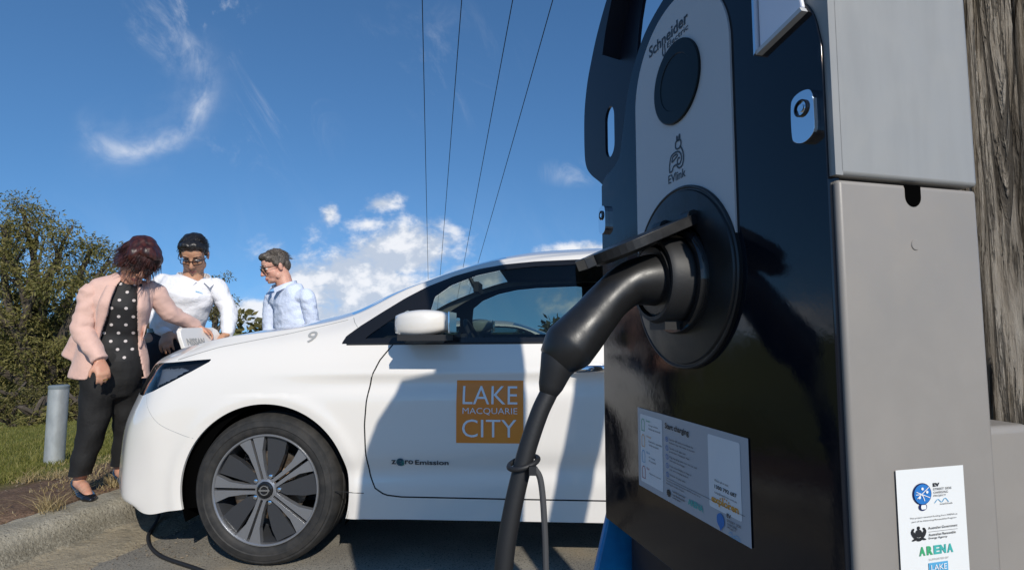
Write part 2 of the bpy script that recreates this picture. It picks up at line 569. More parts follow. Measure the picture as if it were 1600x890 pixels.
# ------------------------------------------------------------------ the white hatchback
CAR_YAW = R(-3)
CAR_O = Vector((-1.978, 3.335, 0))
car = thing('hatchback_car', 'white electric hatchback with orange square sticker on its front door, parked nose to kerb', 'car', CAR_O, CAR_YAW)

# stations round the flank from nose to tail; rows from sill to roof rail; entries (x along car, half width, z)
NOSE = [0.0, .30, .50, .65, .76, .84]
zl = [.200, .27, .42, .56, .68, .785, .855, .905]
offx = [.05, .0, 0., .02, .07, .12, .165, .235]
ST = []
for w_ in NOSE:
    xx = .55 * w_ ** 3
    tap = [1, 1, 1, 1, .99, .97, .945, .91]
    lift = max(0, w_ - .45) / .39
    ST.append([(xx + offx[k] * (1 - .25 * lift) + (.10 * lift if k == 7 else 0), w_ * tap[k], zl[k] + (.035 * lift if k < 1 else 0) + (.025 * lift if k == 7 else 0)) for k in range(8)])
ST += [
    [(.46, .872, .21), (.45, .876, .28), (.45, .882, .42), (.45, .885, .56), (.46, .877, .67), (.485, .853, .77), (.52, .81, .868), (.575, .745, .936)],
    [(.62, .88, .235), (.60, .884, .30), (.60, .89, .43), (.60, .893, .57), (.605, .888, .69), (.62, .866, .80), (.655, .82, .898), (.72, .75, .968)],
    [(.97, .87, .235), (.97, .882, .30), (.97, .892, .44), (.97, .898, .58), (.97, .895, .71), (.97, .876, .83), (.985, .825, .930), (1.02, .745, 1.006)],
    [(1.32, .862, .205), (1.32, .878, .305), (1.32, .888, .44), (1.32, .893, .60), (1.32, .890, .74), (1.31, .868, .87), (1.29, .80, .985), (1.28, .70, 1.067)],
    [(1.60, .862, .205), (1.60, .872, .305), (1.60, .885, .44), (1.60, .892, .60), (1.60, .889, .76), (1.60, .848, .935), (1.57, .745, 1.105), (1.56, .655, 1.208)],
    [(2.00, .862, .205), (2.00, .870, .305), (2.00, .885, .44), (2.00, .892, .60), (2.00, .889, .77), (2.00, .845, .945), (1.98, .695, 1.252), (1.96, .60, 1.335)],
    [(2.45, .862, .205), (2.45, .870, .305), (2.45, .885, .44), (2.45, .892, .60), (2.45, .889, .78), (2.45, .845, .952), (2.45, .672, 1.318), (2.45, .585, 1.374)],
    [(2.90, .862, .205), (2.90, .872, .305), (2.90, .885, .44), (2.90, .892, .61), (2.90, .89, .79), (2.90, .846, .965), (2.90, .672, 1.318), (2.90, .585, 1.374)],
    [(3.35, .866, .21), (3.35, .88, .305), (3.35, .89, .45), (3.35, .895, .62), (3.35, .89, .80), (3.35, .842, .985), (3.35, .675, 1.285), (3.35, .59, 1.345)],
    [(3.75, .866, .235), (3.75, .88, .31), (3.75, .888, .45), (3.75, .892, .62), (3.75, .885, .80), (3.75, .83, 1.00), (3.75, .68, 1.225), (3.78, .60, 1.285)],
    [(4.12, .84, .25), (4.12, .855, .33), (4.12, .865, .47), (4.12, .868, .63), (4.12, .86, .82), (4.11, .80, 1.01), (4.10, .68, 1.14), (4.12, .60, 1.205)],
    [(4.34, .74, .26), (4.36, .76, .34), (4.36, .765, .48), (4.36, .765, .64), (4.34, .755, .84), (4.30, .70, 1.0), (4.27, .62, 1.095), (4.24, .54, 1.15)],
    [(4.42, .45, .26), (4.46, .47, .34), (4.47, .47, .48), (4.46, .47, .64), (4.43, .46, .84), (4.38, .42, 1.0), (4.34, .37, 1.10), (4.30, .32, 1.16)],
    [(4.43, 0, .26), (4.48, 0, .34), (4.49, 0, .48), (4.48, 0, .64), (4.45, 0, .84), (4.40, 0, 1.0), (4.36, 0, 1.10), (4.32, 0, 1.165)],
]
A = np.array(ST)                                   # (stations, 8, 3)
NV = 118
rows = []
for s_ in range(A.shape[0]):
    fine = catmull(A[s_], 400)
    L = np.concatenate([[0], np.cumsum(np.linalg.norm(np.diff(fine, axis=0), axis=1))])
    tt = np.linspace(0, L[-1], NV)
    rows.append(np.stack([np.interp(tt, L, fine[:, k]) for k in range(3)], 1))
A2 = np.array(rows)                                # (stations, NV, 3)
nu_seg = [26] * (A.shape[0] - 1)
cols = []
dens = 40
full = catmull(A2.reshape(A.shape[0], -1), (A.shape[0] - 1) * dens + 1).reshape(-1, NV, 3)
mid = full[:, 45, :]
Lx = np.concatenate([[0], np.cumsum(np.linalg.norm(np.diff(mid, axis=0), axis=1))])
NU = 470
pick = np.interp(np.linspace(0, Lx[-1], NU), Lx, np.arange(len(Lx)))
i0 = np.minimum(pick.astype(int), len(Lx) - 2); fr_ = (pick - i0)[:, None, None]
G = full[i0] * (1 - fr_) + full[i0 + 1] * fr_       # (NU, NV, 3): x, half width, z
G[..., 1] = np.maximum(G[..., 1], 0)
# crisp shoulder crease and rocker flute, pressed into the flank
xs_, zs_ = G[..., 0], G[..., 2]
side_w = np.clip((xs_ - .9) / .5, 0, 1) * np.clip((4.2 - xs_) / .3, 0, 1)
crease = .80 + .012 * (xs_ - 1.4)
G[..., 1] -= side_w * .010 * np.exp(-((zs_ - crease + .035) / .035) ** 2)
G[..., 1] += side_w * .004 * np.exp(-((zs_ - crease - .012) / .014) ** 2)
flute = .40 + .03 * np.clip(xs_ - 1.4, 0, 3)
G[..., 1] -= side_w * .014 * np.exp(-((zs_ - flute) / .05) ** 2)
# flared arch lips
for ax in (.972, 3.672):
    rr_ = np.hypot(xs_ - ax, zs_ - .318)
    G[..., 1] += .006 * np.exp(-((rr_ - .395) / .03) ** 2) * (zs_ < .72)

V = G.reshape(-1, 3).copy(); V[:, 1] *= -1           # near flank: y negative
idx = np.arange(NU * NV).reshape(NU, NV)
Fq = np.stack([idx[:-1, :-1], idx[1:, :-1], idx[1:, 1:], idx[:-1, 1:]], -1).reshape(-1, 4)
FLANK = BVHTree.FromPolygons([tuple(p) for p in V], [tuple(f) for f in Fq])


def flank_y(x, z, default=-.88):
    h = FLANK.ray_cast(Vector((x, -3, z)), Vector((0, 1, 0)))
    return h[0].y if h[0] is not None else default


def poly_in(P, pts):
    x, z = pts[:, 0], pts[:, 1]; ins = np.zeros(len(pts), bool); n = len(P)
    for i in range(n):
        x1, z1 = P[i]; x2, z2 = P[(i + 1) % n]
        c = ((z1 > z) != (z2 > z))
        with np.errstate(divide='ignore', invalid='ignore'):
            xi = (x2 - x1) * (z - z1) / (z2 - z1) + x1
        ins ^= c & (x < xi)
    return ins


def poly_near(P, pts):
    best = np.full(len(pts), 1e9); res = pts.copy(); n = len(P)
    for i in range(n):
        a = np.array(P[i]); b = np.array(P[(i + 1) % n]); ab = b - a
        t = np.clip(((pts - a) @ ab) / max(ab @ ab, 1e-12), 0, 1); q = a + t[:, None] * ab
        d_ = np.linalg.norm(pts - q, axis=1); m_ = d_ < best; best[m_] = d_[m_]; res[m_] = q[m_]
    return res, best


def smooth_loop(P, n=120, corner=()):
    P = list(P); out_ = []
    k = len(P)
    ext = P[-2:] + P + P[:3]
    c = catmull(ext, (len(ext) - 1) * 16 + 1)
    return [tuple(p) for p in c[32:32 + k * 16]]


ARCH_R = .366
DLO = [(1.272, .938), (1.285, .972), (1.34, 1.020), (1.42, 1.078), (1.52, 1.146), (1.62, 1.203), (1.74, 1.253), (1.86, 1.288), (1.98, 1.308), (2.12, 1.320), (2.45, 1.332),
       (2.9, 1.330), (3.25, 1.30), (3.5, 1.245), (3.72, 1.14), (3.80, 1.065), (3.76, 1.02), (3.5, .985), (3.0, .962), (2.45, .950), (1.9, .945), (1.5, .942)]
QUARTER = [(1.375, .962), (1.40, .985), (1.47, 1.04), (1.545, 1.088), (1.562, 1.082), (1.555, 1.02), (1.535, .968)]
FRONTG = [(1.66, .968), (1.65, 1.06), (1.665, 1.150), (1.735, 1.205), (1.85, 1.252), (1.98, 1.280), (2.12, 1.294), (2.40, 1.305), (2.44, 1.30), (2.46, .985), (2.44, .968)]
REARG = [(2.58, .978), (2.56, 1.29), (2.58, 1.305), (2.9, 1.303), (3.2, 1.278), (3.40, 1.235), (3.45, 1.20), (3.42, 1.03), (3.38, 1.0), (3.0, .985)]
DOOR_F = [(1.505, .935), (1.455, .868), (1.425, .80), (1.408, .70), (1.402, .60), (1.408, .48), (1.425, .385), (1.448, .335), (1.49, .308), (1.56, .300), (2.0, .297), (2.45, .296),
          (2.49, .31), (2.51, .36), (2.515, .6), (2.512, .94)]
DOOR_R = [(2.524, .945), (2.527, .6), (2.53, .36), (2.545, .31), (2.58, .296), (3.0, .296), (3.16, .31), (3.24, .40), (3.31, .56), (3.42, .70), (3.47, .80), (3.48, .96)]
LAMP = [(.235, .715), (.225, .765), (.25, .812), (.31, .838), (.40, .848), (.50, .855), (.62, .866), (.688, .871), (.690, .862), (.615, .818), (.52, .768), (.44, .730), (.36, .705), (.28, .700)]
BOWL = [(.44, .752), (.50, .778), (.585, .825), (.56, .836), (.43, .828), (.40, .80)]
DRL = [(.285, .722), (.335, .722), (.345, .77), (.40, .825), (.345, .822), (.29, .78)]
TAIL = [(4.02, .78), (4.03, .95), (4.06, 1.05), (4.18, 1.06), (4.30, 1.02), (4.36, .92), (4.30, .82), (4.15, .79)]
GRILLE = None

Cc = V[Fq].mean(1)[:, [0, 2]]
ylim = V[Fq].mean(1)[:, 1]
cls = np.zeros(len(Fq), int)
REG = {1: DOOR_F, 2: DOOR_R, 3: DLO, 4: QUARTER, 5: FRONTG, 6: REARG, 7: LAMP, 8: TAIL}
for k_, P_ in REG.items():
    m_ = poly_in(P_, Cc)
    if k_ in (1, 2): m_ &= (Cc[:, 1] < .99)
    if k_ == 7: m_ &= (ylim < -.45)
    if k_ == 8: m_ &= (ylim < -.5)
    cls[m_] = k_
for ax in (.972, 3.672):
    cls[(np.hypot(Cc[:, 0] - ax, Cc[:, 1] - .318) < ARCH_R) & (ylim < -.5)] = -1
# front intake low on the nose, seen from the front only
yz = V[Fq].mean(1)
cls[(yz[:, 0] < .4) & (yz[:, 2] > .27) & (yz[:, 2] < .62) & (np.abs(yz[:, 1]) < .30 + .25 * (yz[:, 2] - .27)) & (cls == 0)] = 9
# snap the outline vertices on to the true outlines
Nrm = np.cross(V[Fq[:, 1]] - V[Fq[:, 0]], V[Fq[:, 3]] - V[Fq[:, 0]])
VN = np.zeros_like(V)
for k_ in range(4): np.add.at(VN, Fq[:, k_], Nrm)
VN /= np.maximum(np.linalg.norm(VN, axis=1), 1e-9)[:, None]
done = np.zeros(len(V), bool)


def snap(target_in, mask_in, fn, lim=.016):
    ins = np.zeros(len(V), bool); outs = np.zeros(len(V), bool)
    ins[Fq[mask_in].ravel()] = True; outs[Fq[~mask_in].ravel()] = True
    b_ = ins & outs & ~done
    ii = np.where(b_)[0]
    if not len(ii): return
    p = V[ii][:, [0, 2]]; q, dd = fn(p)
    ok = dd < lim; ii = ii[ok]; dq = (q - p)[ok]
    n_ = VN[ii]; ny = np.where(np.abs(n_[:, 1]) < .2, np.sign(n_[:, 1] + 1e-9) * .2, n_[:, 1])
    V[ii, 1] += np.clip(-(n_[:, 0] * dq[:, 0] + n_[:, 2] * dq[:, 1]) / ny, -.02, .02)
    V[ii, 0] += dq[:, 0]; V[ii, 2] += dq[:, 1]; done[ii] = True


def circ(ax):
    def fn(p):
        c = np.array([ax, .318]); d_ = p - c; r_ = np.linalg.norm(d_, axis=1)
        return c + d_ / r_[:, None] * ARCH_R, np.abs(r_ - ARCH_R)
    return fn


for ax in (.972, 3.672): snap(None, (cls == -1) & (np.abs(Cc[:, 0] - ax) < .6), circ(ax))
snap(None, np.isin(cls, (3, 4, 5, 6)), lambda p: poly_near(DLO, p))
for k_ in (4, 5, 6, 7, 8, 1, 2): snap(None, cls == k_, lambda p, P_=REG[k_]: poly_near(P_, p))


def part_mesh(mask, name, m, parent, mirror='near', inset=0.0, smooth=True):
    f = Fq[mask]; used = np.unique(f); mp = np.full(len(V), -1); mp[used] = np.arange(len(used))
    v_ = V[used] - VN[used] * inset * (1 if VN[used][:, 1].mean() < 0 else -1); f2 = mp[f]
    if mirror == 'near': pass
    elif mirror == 'far': v_ = v_ * np.array([1, -1, 1]); f2 = f2[:, ::-1]
    else:
        n_ = len(v_); v_ = np.concatenate([v_, v_ * np.array([1, -1, 1])]); f2 = np.concatenate([f2, f2[:, ::-1] + n_])
    return obj(name, v_, f2, m, parent, smooth)


# cap: bonnet, windscreen, roof, tailgate glass between the two upper edges
E_ = V.reshape(NU, NV, 3)[:, -1, :]
NT = 49
tq = np.linspace(-1, 1, NT)
ex_, ey_, ez_ = E_[:, 0], -E_[:, 1], E_[:, 2]
sm = lambda x, a, b: (lambda t: t * t * (3 - 2 * t))(np.clip((x - a) / (b - a), 0, 1))
bul = -.16 * sm(ex_, .75, 1.25) * (1 - sm(ex_, 1.5, 2.3))
crn = .02 + .028 * sm(ex_, .25, .9) - .028 * sm(ex_, 1.1, 1.6) + .055 * sm(ex_, 1.6, 2.2) - .05 * sm(ex_, 3.6, 4.3)
capv = np.zeros((NU, NT, 3))
for j, t in enumerate(tq):
    prof_ = 1 - abs(t) ** 2.2
    capv[:, j, 0] = ex_ + bul * prof_; capv[:, j, 1] = ey_ * t; capv[:, j, 2] = ez_ + crn * prof_
ci = np.arange(NU * NT).reshape(NU, NT)
cf = np.stack([ci[:-1, :-1], ci[:-1, 1:], ci[1:, 1:], ci[1:, :-1]], -1).reshape(-1, 4)
cv = capv.reshape(-1, 3)
cfx = np.repeat(((ex_[:-1] + ex_[1:]) / 2)[:, None], NT - 1, 1).ravel()
cft = np.repeat(((tq[:-1] + tq[1:]) / 2)[None, :], NU - 1, 0).ravel()
scr = (cfx > 1.28) & (cfx < 1.99) & (np.abs(cft) < .955)
rgl = (cfx > 3.72) & (cfx < 4.16) & (np.abs(cft) < .9)
spn = ~(scr | rgl)


def cap_part(mask, name, m):
    f = cf[mask]; used = np.unique(f); mp = np.full(len(cv), -1); mp[used] = np.arange(len(used))
    return obj(name, cv[used], mp[f], m, car)


# one body shell: both flanks and the cap
body_f = Fq[cls == 0]; nV = len(V)
Vall = np.concatenate([V, V * np.array([1, -1, 1]), cv])
Fall = np.concatenate([body_f, body_f[:, ::-1] + nV, cf[spn][:, ::-1] + 2 * nV])
Fall = np.concatenate([body_f, body_f[:, ::-1] + nV, cf[spn] + 2 * nV])
used = np.unique(Fall); mp = np.full(len(Vall), -1); mp[used] = np.arange(len(used))
bmb = bmesh.new()
vv_ = [bmb.verts.new(p) for p in Vall[used]]
for f in mp[Fall]:
    try: bmb.faces.new([vv_[i] for i in f])
    except ValueError: pass
bmesh.ops.remove_doubles(bmb, verts=bmb.verts, dist=.0008)
# turn the arch lips inwards
for ax in (.972, 3.672):
    for sgn in (-1, 1):
        ed = [e for e in bmb.edges if e.is_boundary and all(abs(math.hypot(v_.co.x - ax, v_.co.z - .318) - ARCH_R) < .004 and v_.co.y * sgn > .5 for v_ in e.verts)]
        r_ = bmesh.ops.extrude_edge_only(bmb, edges=ed)
        for v_ in r_['geom']:
            if isinstance(v_, bmesh.types.BMVert): v_.co.y -= sgn * .012
body = bobj('body', bmb, M['paint'], car, True, 50)
cap_part(scr, 'windscreen', M['screen']); cap_part(rgl, 'rear_window', M['screen'])
for side_ in ('near', 'far'):
    part_mesh(cls == 3, 'window_trim', M['black_gloss'], car, side_)
    for k_ in (4, 5, 6): part_mesh(cls == k_, 'side_window', M['glass'], car, side_, .003)
    lampb = part_mesh(cls == 7, 'headlight', M['lens'], car, side_)
    part_mesh(cls == 7, 'lamp_housing', M['black_gloss'], lampb, side_, .028)
    part_mesh((cls == 7) & poly_in(BOWL, Cc), 'lamp_reflector', M['bowl'], lampb, side_, .012)
    part_mesh((cls == 7) & poly_in(DRL, Cc), 'daytime_lamp', M['drl'], lampb, side_, .010)
    sg = -1 if side_ == 'near' else 1
    part_mesh(cls == 8, 'tail_light', M['red_lens'], car, side_)
doors = {}
for side_ in ('near', 'far'):
    for k_ in (1, 2): doors[(side_, k_)] = part_mesh(cls == k_, 'door', M['paint'], car, side_)
part_mesh(cls == 9, 'grille', M['black_gloss'], car, 'both')


def on_flank(x, z, lift=.0015): return Vector((x, flank_y(x, z) - lift, z))


def flank_tube(pts, r_, name, m, parent, lift=0.0, side_='near', close=False):
    P_ = [on_flank(x, z, lift) for x, z in pts]
    if side_ == 'far': P_ = [Vector((p.x, -p.y, p.z)) for p in P_]
    return MB().tube(P_, r_, 6).build(name, m, parent)


def resample(P_, step=.02):
    P_ = np.array(P_); L_ = np.concatenate([[0], np.cumsum(np.linalg.norm(np.diff(P_, axis=0), axis=1))])
    t = np.linspace(0, L_[-1], max(3, int(L_[-1] / step))); return [(np.interp(q, L_, P_[:, 0]), np.interp(q, L_, P_[:, 1])) for q in t]


for side_ in ('near', 'far'):
    flank_tube(resample(DOOR_F), .0035, 'door_gap', M['liner'], doors[(side_, 1)], -.0015, side_)
    flank_tube(resample(DOOR_R), .0035, 'door_gap', M['liner'], doors[(side_, 2)], -.0015, side_)
    # moulded strip along the window base, bonnet and bumper shut lines
    flank_tube(resample([(1.30, .936), (1.6, .940), (2.0, .943), (2.45, .948), (3.0, .96), (3.5, .983)]), .005, 'window_sill_strip', M['black_matte'], car, .0, side_)
    flank_tube(resample([(1.278, .32), (1.40, .315)]), .002, 'panel_gap', M['liner'], car, -.0008, side_)
    flank_tube(resample(catmull([(.39, .72), (.43, .66), (.50, .595), (.60, .553), (.66, .538)], 20)), .0012, 'panel_gap', M['grey_letter'], car, -.0004, side_)
# bonnet gap: runs up from the lamp to the windscreen base
bp = []
for x_ in np.linspace(.52, 1.26, 40):
    z_ = np.interp(x_, [.52, .70, 1.02, 1.26], [.866, .921, .985, 1.045])
    h = FLANK.ray_cast(Vector((x_, -3, z_)), Vector((0, 1, 0)))
    if h[0] is not None: bp.append(h[0])
MB().tube(bp, .0022, 6).build('panel_gap', M['grey_letter'], car)
MB().tube([Vector((p.x, -p.y, p.z)) for p in bp], .0022, 6).build('panel_gap', M['grey_letter'], car)
# wing to pillar gap
flank_tube([(1.285, 1.055), (1.30, 1.035), (1.325, 1.012)], .0018, 'panel_gap', M['grey_letter'], car, 0)

# dark inner skin, wheel wells, floor
inn = (np.abs(cls) >= 0) & (V[Fq].mean(1)[:, 2] < .90) & (cls != -1)
il = MB(); f_ = Fq[inn]; us = np.unique(f_); mp2 = np.full(len(V), -1); mp2[us] = np.arange(len(us))
vi = V[us].copy(); vi[:, 1] *= .955; vi[:, 0] = 2.2 + (vi[:, 0] - 2.2) * .965
vi2 = vi * np.array([1, -1, 1])
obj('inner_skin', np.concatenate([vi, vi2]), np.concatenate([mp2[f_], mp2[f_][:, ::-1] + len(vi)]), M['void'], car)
fl = MB().box((2.25, 0, .215), (3.9, 1.50, .04))
for ax in (.972, 3.672):
    for sg in (-1, 1):
        ring_ = []
        for k in range(41):
            a_ = math.pi * (-.12 + 1.24 * k / 40); ring_.append((ax + (ARCH_R + .006) * math.cos(a_), .318 + (ARCH_R + .006) * math.sin(a_)))
        vs_ = [Vector((x, sg * .872, z)) for x, z in ring_] + [Vector((x, sg * .56, z)) for x, z in ring_]
        fl.add(vs_, [(k, k + 1, k + 42, k + 41) for k in range(40)])
        fl.add([Vector((x, sg * .56, z)) for x, z in ring_], [tuple(range(41))])
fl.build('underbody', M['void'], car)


# wheels
def make_wheel(parent, loc, flip):
    Mw = Matrix.Rotation(R(90), 4, 'X')             # lathe axis z -> -y (outwards on the near side)
    if flip: Mw = Matrix.Rotation(R(-90), 4, 'X')
    T = Matrix.Translation(loc) @ Mw
    # dark dish and barrel; local z = outwards, z=0 at the outer tyre face
    dish = MB().lathe([(.228, -.012), (.224, -.03), (.213, -.05), (.205, -.16), (.16, -.165), (.03, -.165), (.001, -.165)], 64, T)
    for k in range(5):                               # dark blades between the spokes
        a0 = R(180 - 72 * k)
        pts = [(.045, -6), (.085, -19), (.222, -17), (.222, -40), (.17, -44), (.09, -50), (.05, -44)]
        pol = [(r_ * math.cos(a0 + R(d_)), r_ * math.sin(a0 + R(d_))) for r_, d_ in pts]
        dish.prism(pol, -.052, -.024, T)
    wheel = dish.build('wheel', M['alloy_dark'], parent, True, 30, bevel=None)
    sp = MB()
    for k in range(5):
        a0 = R(180 - 72 * k)
        for sgn in (-1, 1):
            pts = [(.022, sgn * .0055), (.10, sgn * .0052), (.213, sgn * .0062), (.2235, sgn * .0062), (.2225, sgn * .060), (.20, sgn * .049), (.16, sgn * .031), (.10, sgn * .0215), (.05, sgn * .019), (.03, sgn * .022)]
            pol = [(x * math.cos(a0) - y * math.sin(a0), x * math.sin(a0) + y * math.cos(a0)) for x, y in pts]
            if sgn < 0: pol = pol[::-1]
            sp.prism(pol, -.04, -.0125, T)
    sp.lathe([(.2235, -.03), (.2235, -.010), (.227, -.006), (.232, -.006), (.234, -.012), (.234, -.02)], 72, T)
    sp.lathe([(.046, -.03), (.046, -.014), (.036, -.010)], 32, T)
    sp.build('spokes', M['alloy_face'], wheel, True, 25, bevel=.0018)
    hb = MB().lathe([(.036, -.02), (.034, -.006), (.028, -.003), (.026, -.006), (.001, -.005)], 32, T)
    hb.build('hub_cap', M['black_gloss'], wheel)
    em = MB()
    em.lathe([(.017, -.005), (.0165, -.001), (.0205, -.001), (.021, -.005)], 32, T)
    em.box(T @ Vector((0, 0, -.002)), (.048, .003, .007))
    em.build('emblem', M['chrome'], wheel)
    for k in range(5):
        ln = MB(); a_ = R(180 - 36 - 72 * k); c_ = (.057 * math.cos(a_), .057 * math.sin(a_))
        ln.lathe([(.013, -.045), (.012, -.036), (.0085, -.033), (.0085, -.018), (.004, -.016), (.0005, -.016)], 12, T @ Matrix.Translation((c_[0], c_[1], 0)))
        ln.build('wheel_nut', M['chrome'], wheel)
    br = MB().lathe([(.15, -.11), (.15, -.10), (.08, -.10), (.07, -.09), (.03, -.09)], 48, T)
    br.build('brake_disc', M['steel'], wheel)
    for a_ in (150, 200):
        ca = MB().box(T @ Vector((.135 * math.cos(R(a_)), .135 * math.sin(R(a_)), -.09)), (.06, .05, .07), T.to_3x3() @ Matrix.Rotation(R(a_), 3, 'Z'))
        ca.build('brake_calliper', M['steel'], wheel, bevel=.006)
    prof_ = [(.205, -.17), (.235, -.16), (.29, -.185), (.312, -.178), (.3185, -.15), (.320, -.12)]
    for g in (-.125, -.092, -.058):
        prof_ += [(.320, g + .005 + .0), (.3125, g + .004), (.3125, g - .004), (.320, g - .005)][::1]
    prof_ = [(.205, -.205), (.235, -.215), (.28, -.222), (.308, -.212), (.3195, -.19),
             (.3200, -.165), (.3125, -.163), (.3125, -.155), (.3205, -.153), (.3210, -.122), (.3135, -.120), (.3135, -.112), (.3210, -.110),
             (.3205, -.078), (.3130, -.076), (.3130, -.068), (.3200, -.066), (.3190, -.040), (.3120, -.022), (.300, -.008), (.292, -.0075), (.289, -.003), (.268, .002), (.264, -.001), (.250, -.001), (.240, -.006), (.234, -.014), (.225, -.03)]
    ty = MB().lathe(prof_, 128, T)
    ty.build('tyre', M['rubber'], wheel, True, 28)
    return wheel


for ax in (.972, 3.672):
    for sg in (-1, 1): make_wheel(car, Vector((ax, sg * .885, .320)), sg > 0)

# wing mirrors: painted shell, dark foot, glass
def make_mirror(sg):
    sh = MB()
    secs = []
    for t in np.linspace(0, 1, 15):
        x_ = 1.555 + .235 * t
        hh = .055 * (math.sin(math.pi * (t * .86 + .12)) ** .38)
        zc = 1.022 + .012 * t
        dp = .095 * (math.sin(math.pi * (t * .9 + .06)) ** .5)
        secs.append((x_, hh, zc, dp))
    vs_ = []; fs_ = []; n_ = 28
    for (x_, hh, zc, dp) in secs:
        for k in range(n_):
            a_ = 2 * math.pi * k / n_; c_, s__ = math.cos(a_), math.sin(a_)
            e_ = .55
            vs_.append(Vector((x_, sg * (.965 + dp * math.copysign(abs(c_) ** e_, c_) * .95), zc + hh * math.copysign(abs(s__) ** e_, s__))))
    for i in range(len(secs) - 1):
        for k in range(n_): fs_.append((i * n_ + k, i * n_ + (k + 1) % n_, (i + 1) * n_ + (k + 1) % n_, (i + 1) * n_ + k))
    fs_.append(tuple(range(n_))); fs_.append(tuple((len(secs) - 1) * n_ + k for k in range(n_))[::-1])
    m_ = sh.add(vs_, fs_).build('wing_mirror', M['paint'], car, True, 50)
    ft = MB()
    ft.tube([(1.60, sg * .84, .950), (1.64, sg * .90, .955), (1.68, sg * .98, .972)], [.05, .042, .05], 14, side=(1, 0, 0), rb=[.016, .014, .014])
    ft.box((1.675, sg * .965, .968), (.20, .16, .024))
    ft.add([(1.555, sg * .83, .938), (1.72, sg * .83, .938), (1.60, sg * .97, .958), (1.76, sg * .97, .960), (1.555, sg * .83, .972), (1.72, sg * .83, .978), (1.60, sg * .97, .978), (1.76, sg * .97, .978)], [(0, 1, 3, 2), (4, 6, 7, 5), (0, 4, 5, 1), (2, 3, 7, 6), (0, 2, 6, 4), (1, 5, 7, 3)])
    ft.build('mirror_foot', M['black_matte'], m_, bevel=.006)
    MB().box((1.788, sg * .985, 1.03), (.006, .18, .085)).build('mirror_glass', M['chrome'], m_, bevel=.002)
for sg in (-1, 1): make_mirror(sg)

# door handles
for side_, sg in (('near', -1), ('far', 1)):
    for k_, x0 in ((1, 2.275), (2, 3.13)):
        y0 = flank_y(x0 + .09, .838)
        P_ = [(x0 - .01, y0 + .006, .834), (x0 + .01, y0 - .022, .836), (x0 + .09, y0 - .034, .838), (x0 + .17, y0 - .026, .840), (x0 + .195, y0 + .006, .840)]
        P_ = catmull(P_, 24); P_ = [(p[0], p[1] * (1 if sg < 0 else -1), p[2]) for p in P_]
        MB().tube(P_, .015, 14, side=(0, 0, 1), rb=.008).build('door_handle', M['chrome'], doors[(side_, k_)])
        rc = []
        MB().ellipsoid((x0 + .09, (y0 + .012) * (1 if sg < 0 else -1), .838), (.085, .018, .032)).build('handle_recess', M['paint'], doors[(side_, k_)])

# lettering on the near flank
def flank_text(s_, x0, z0, size, m, parent, name='lettering', lift=.0022, **kw):
    vs_, fs_ = text_mesh(s_, size, **kw)
    return obj(name, [on_flank(x0 + a, z0 + b, lift) for a, b in vs_], fs_, m, parent, False)


dn = doors[('near', 1)]
n_ = 60; vs_ = []; fs_ = []
for j in range(n_ + 1):
    for i in range(n_ + 1): vs_.append(on_flank(1.793 + .282 * i / n_, .529 + .258 * j / n_, .0012))
for j in range(n_):
    for i in range(n_): a_ = j * (n_ + 1) + i; fs_.append((a_, a_ + 1, a_ + n_ + 2, a_ + n_ + 1))
obj('door_sticker', vs_, fs_, M['orange'], dn)
def fit_text(s_, x0, x1, z0, h, m, parent, bold=0.0, **kw):
    vs_, fs_ = text_mesh(s_, 1.0, bold=bold)
    a = np.array(vs_); lo, hi = a.min(0), a.max(0); a = (a - lo) / (hi - lo) * np.array([x1 - x0, h]) + np.array([x0, z0])
    tb_ = bmesh.new(); tv = [tb_.verts.new((p[0], p[1], 0)) for p in a]
    for f in fs_:
        try: tb_.faces.new([tv[i] for i in f])
        except ValueError: pass
    bmesh.ops.remove_doubles(tb_, verts=tb_.verts, dist=1e-6)
    for _ in range(5):
        lg = [e for e in tb_.edges if e.calc_length() > .009]
        if not lg: break
        bmesh.ops.subdivide_edges(tb_, edges=lg, cuts=1); bmesh.ops.triangulate(tb_, faces=tb_.faces)
    tb_.verts.index_update(); a = [(q.co.x, q.co.y) for q in tb_.verts]; fs_ = [tuple(q.index for q in f.verts) for f in tb_.faces]; tb_.free()
    return obj('lettering', [on_flank(p[0], p[1], .0036) for p in a], fs_, m, parent, False)
fit_text('LAKE', 1.820, 2.050, .690, .074, M['white_letter'], dn, -.004)
fit_text('MACQUARIE', 1.820, 2.050, .645, .030, M['white_letter'], dn, -.004)
fit_text('CITY', 1.818, 2.046, .553, .074, M['white_letter'], dn, -.004)
fit_text('z', 1.517, 1.537, .436, .018, M['dark_letter'], dn, .02)
fit_text('ro', 1.575, 1.610, .436, .018, M['dark_letter'], dn, .02)
fit_text('Emission', 1.618, 1.760, .434, .021, M['dark_letter'], dn, .02)
M['blue_e'] = mat('blue_green_emblem', (.01, .05, .10), .4, var=(.02, .22, .18), vscale=30)
fit_text('e', 1.538, 1.572, .428, .034, M['blue_e'], dn, .04)
fit_text('9', 1.103, 1.148, .944, .050, M['grey_letter'], car, .012)

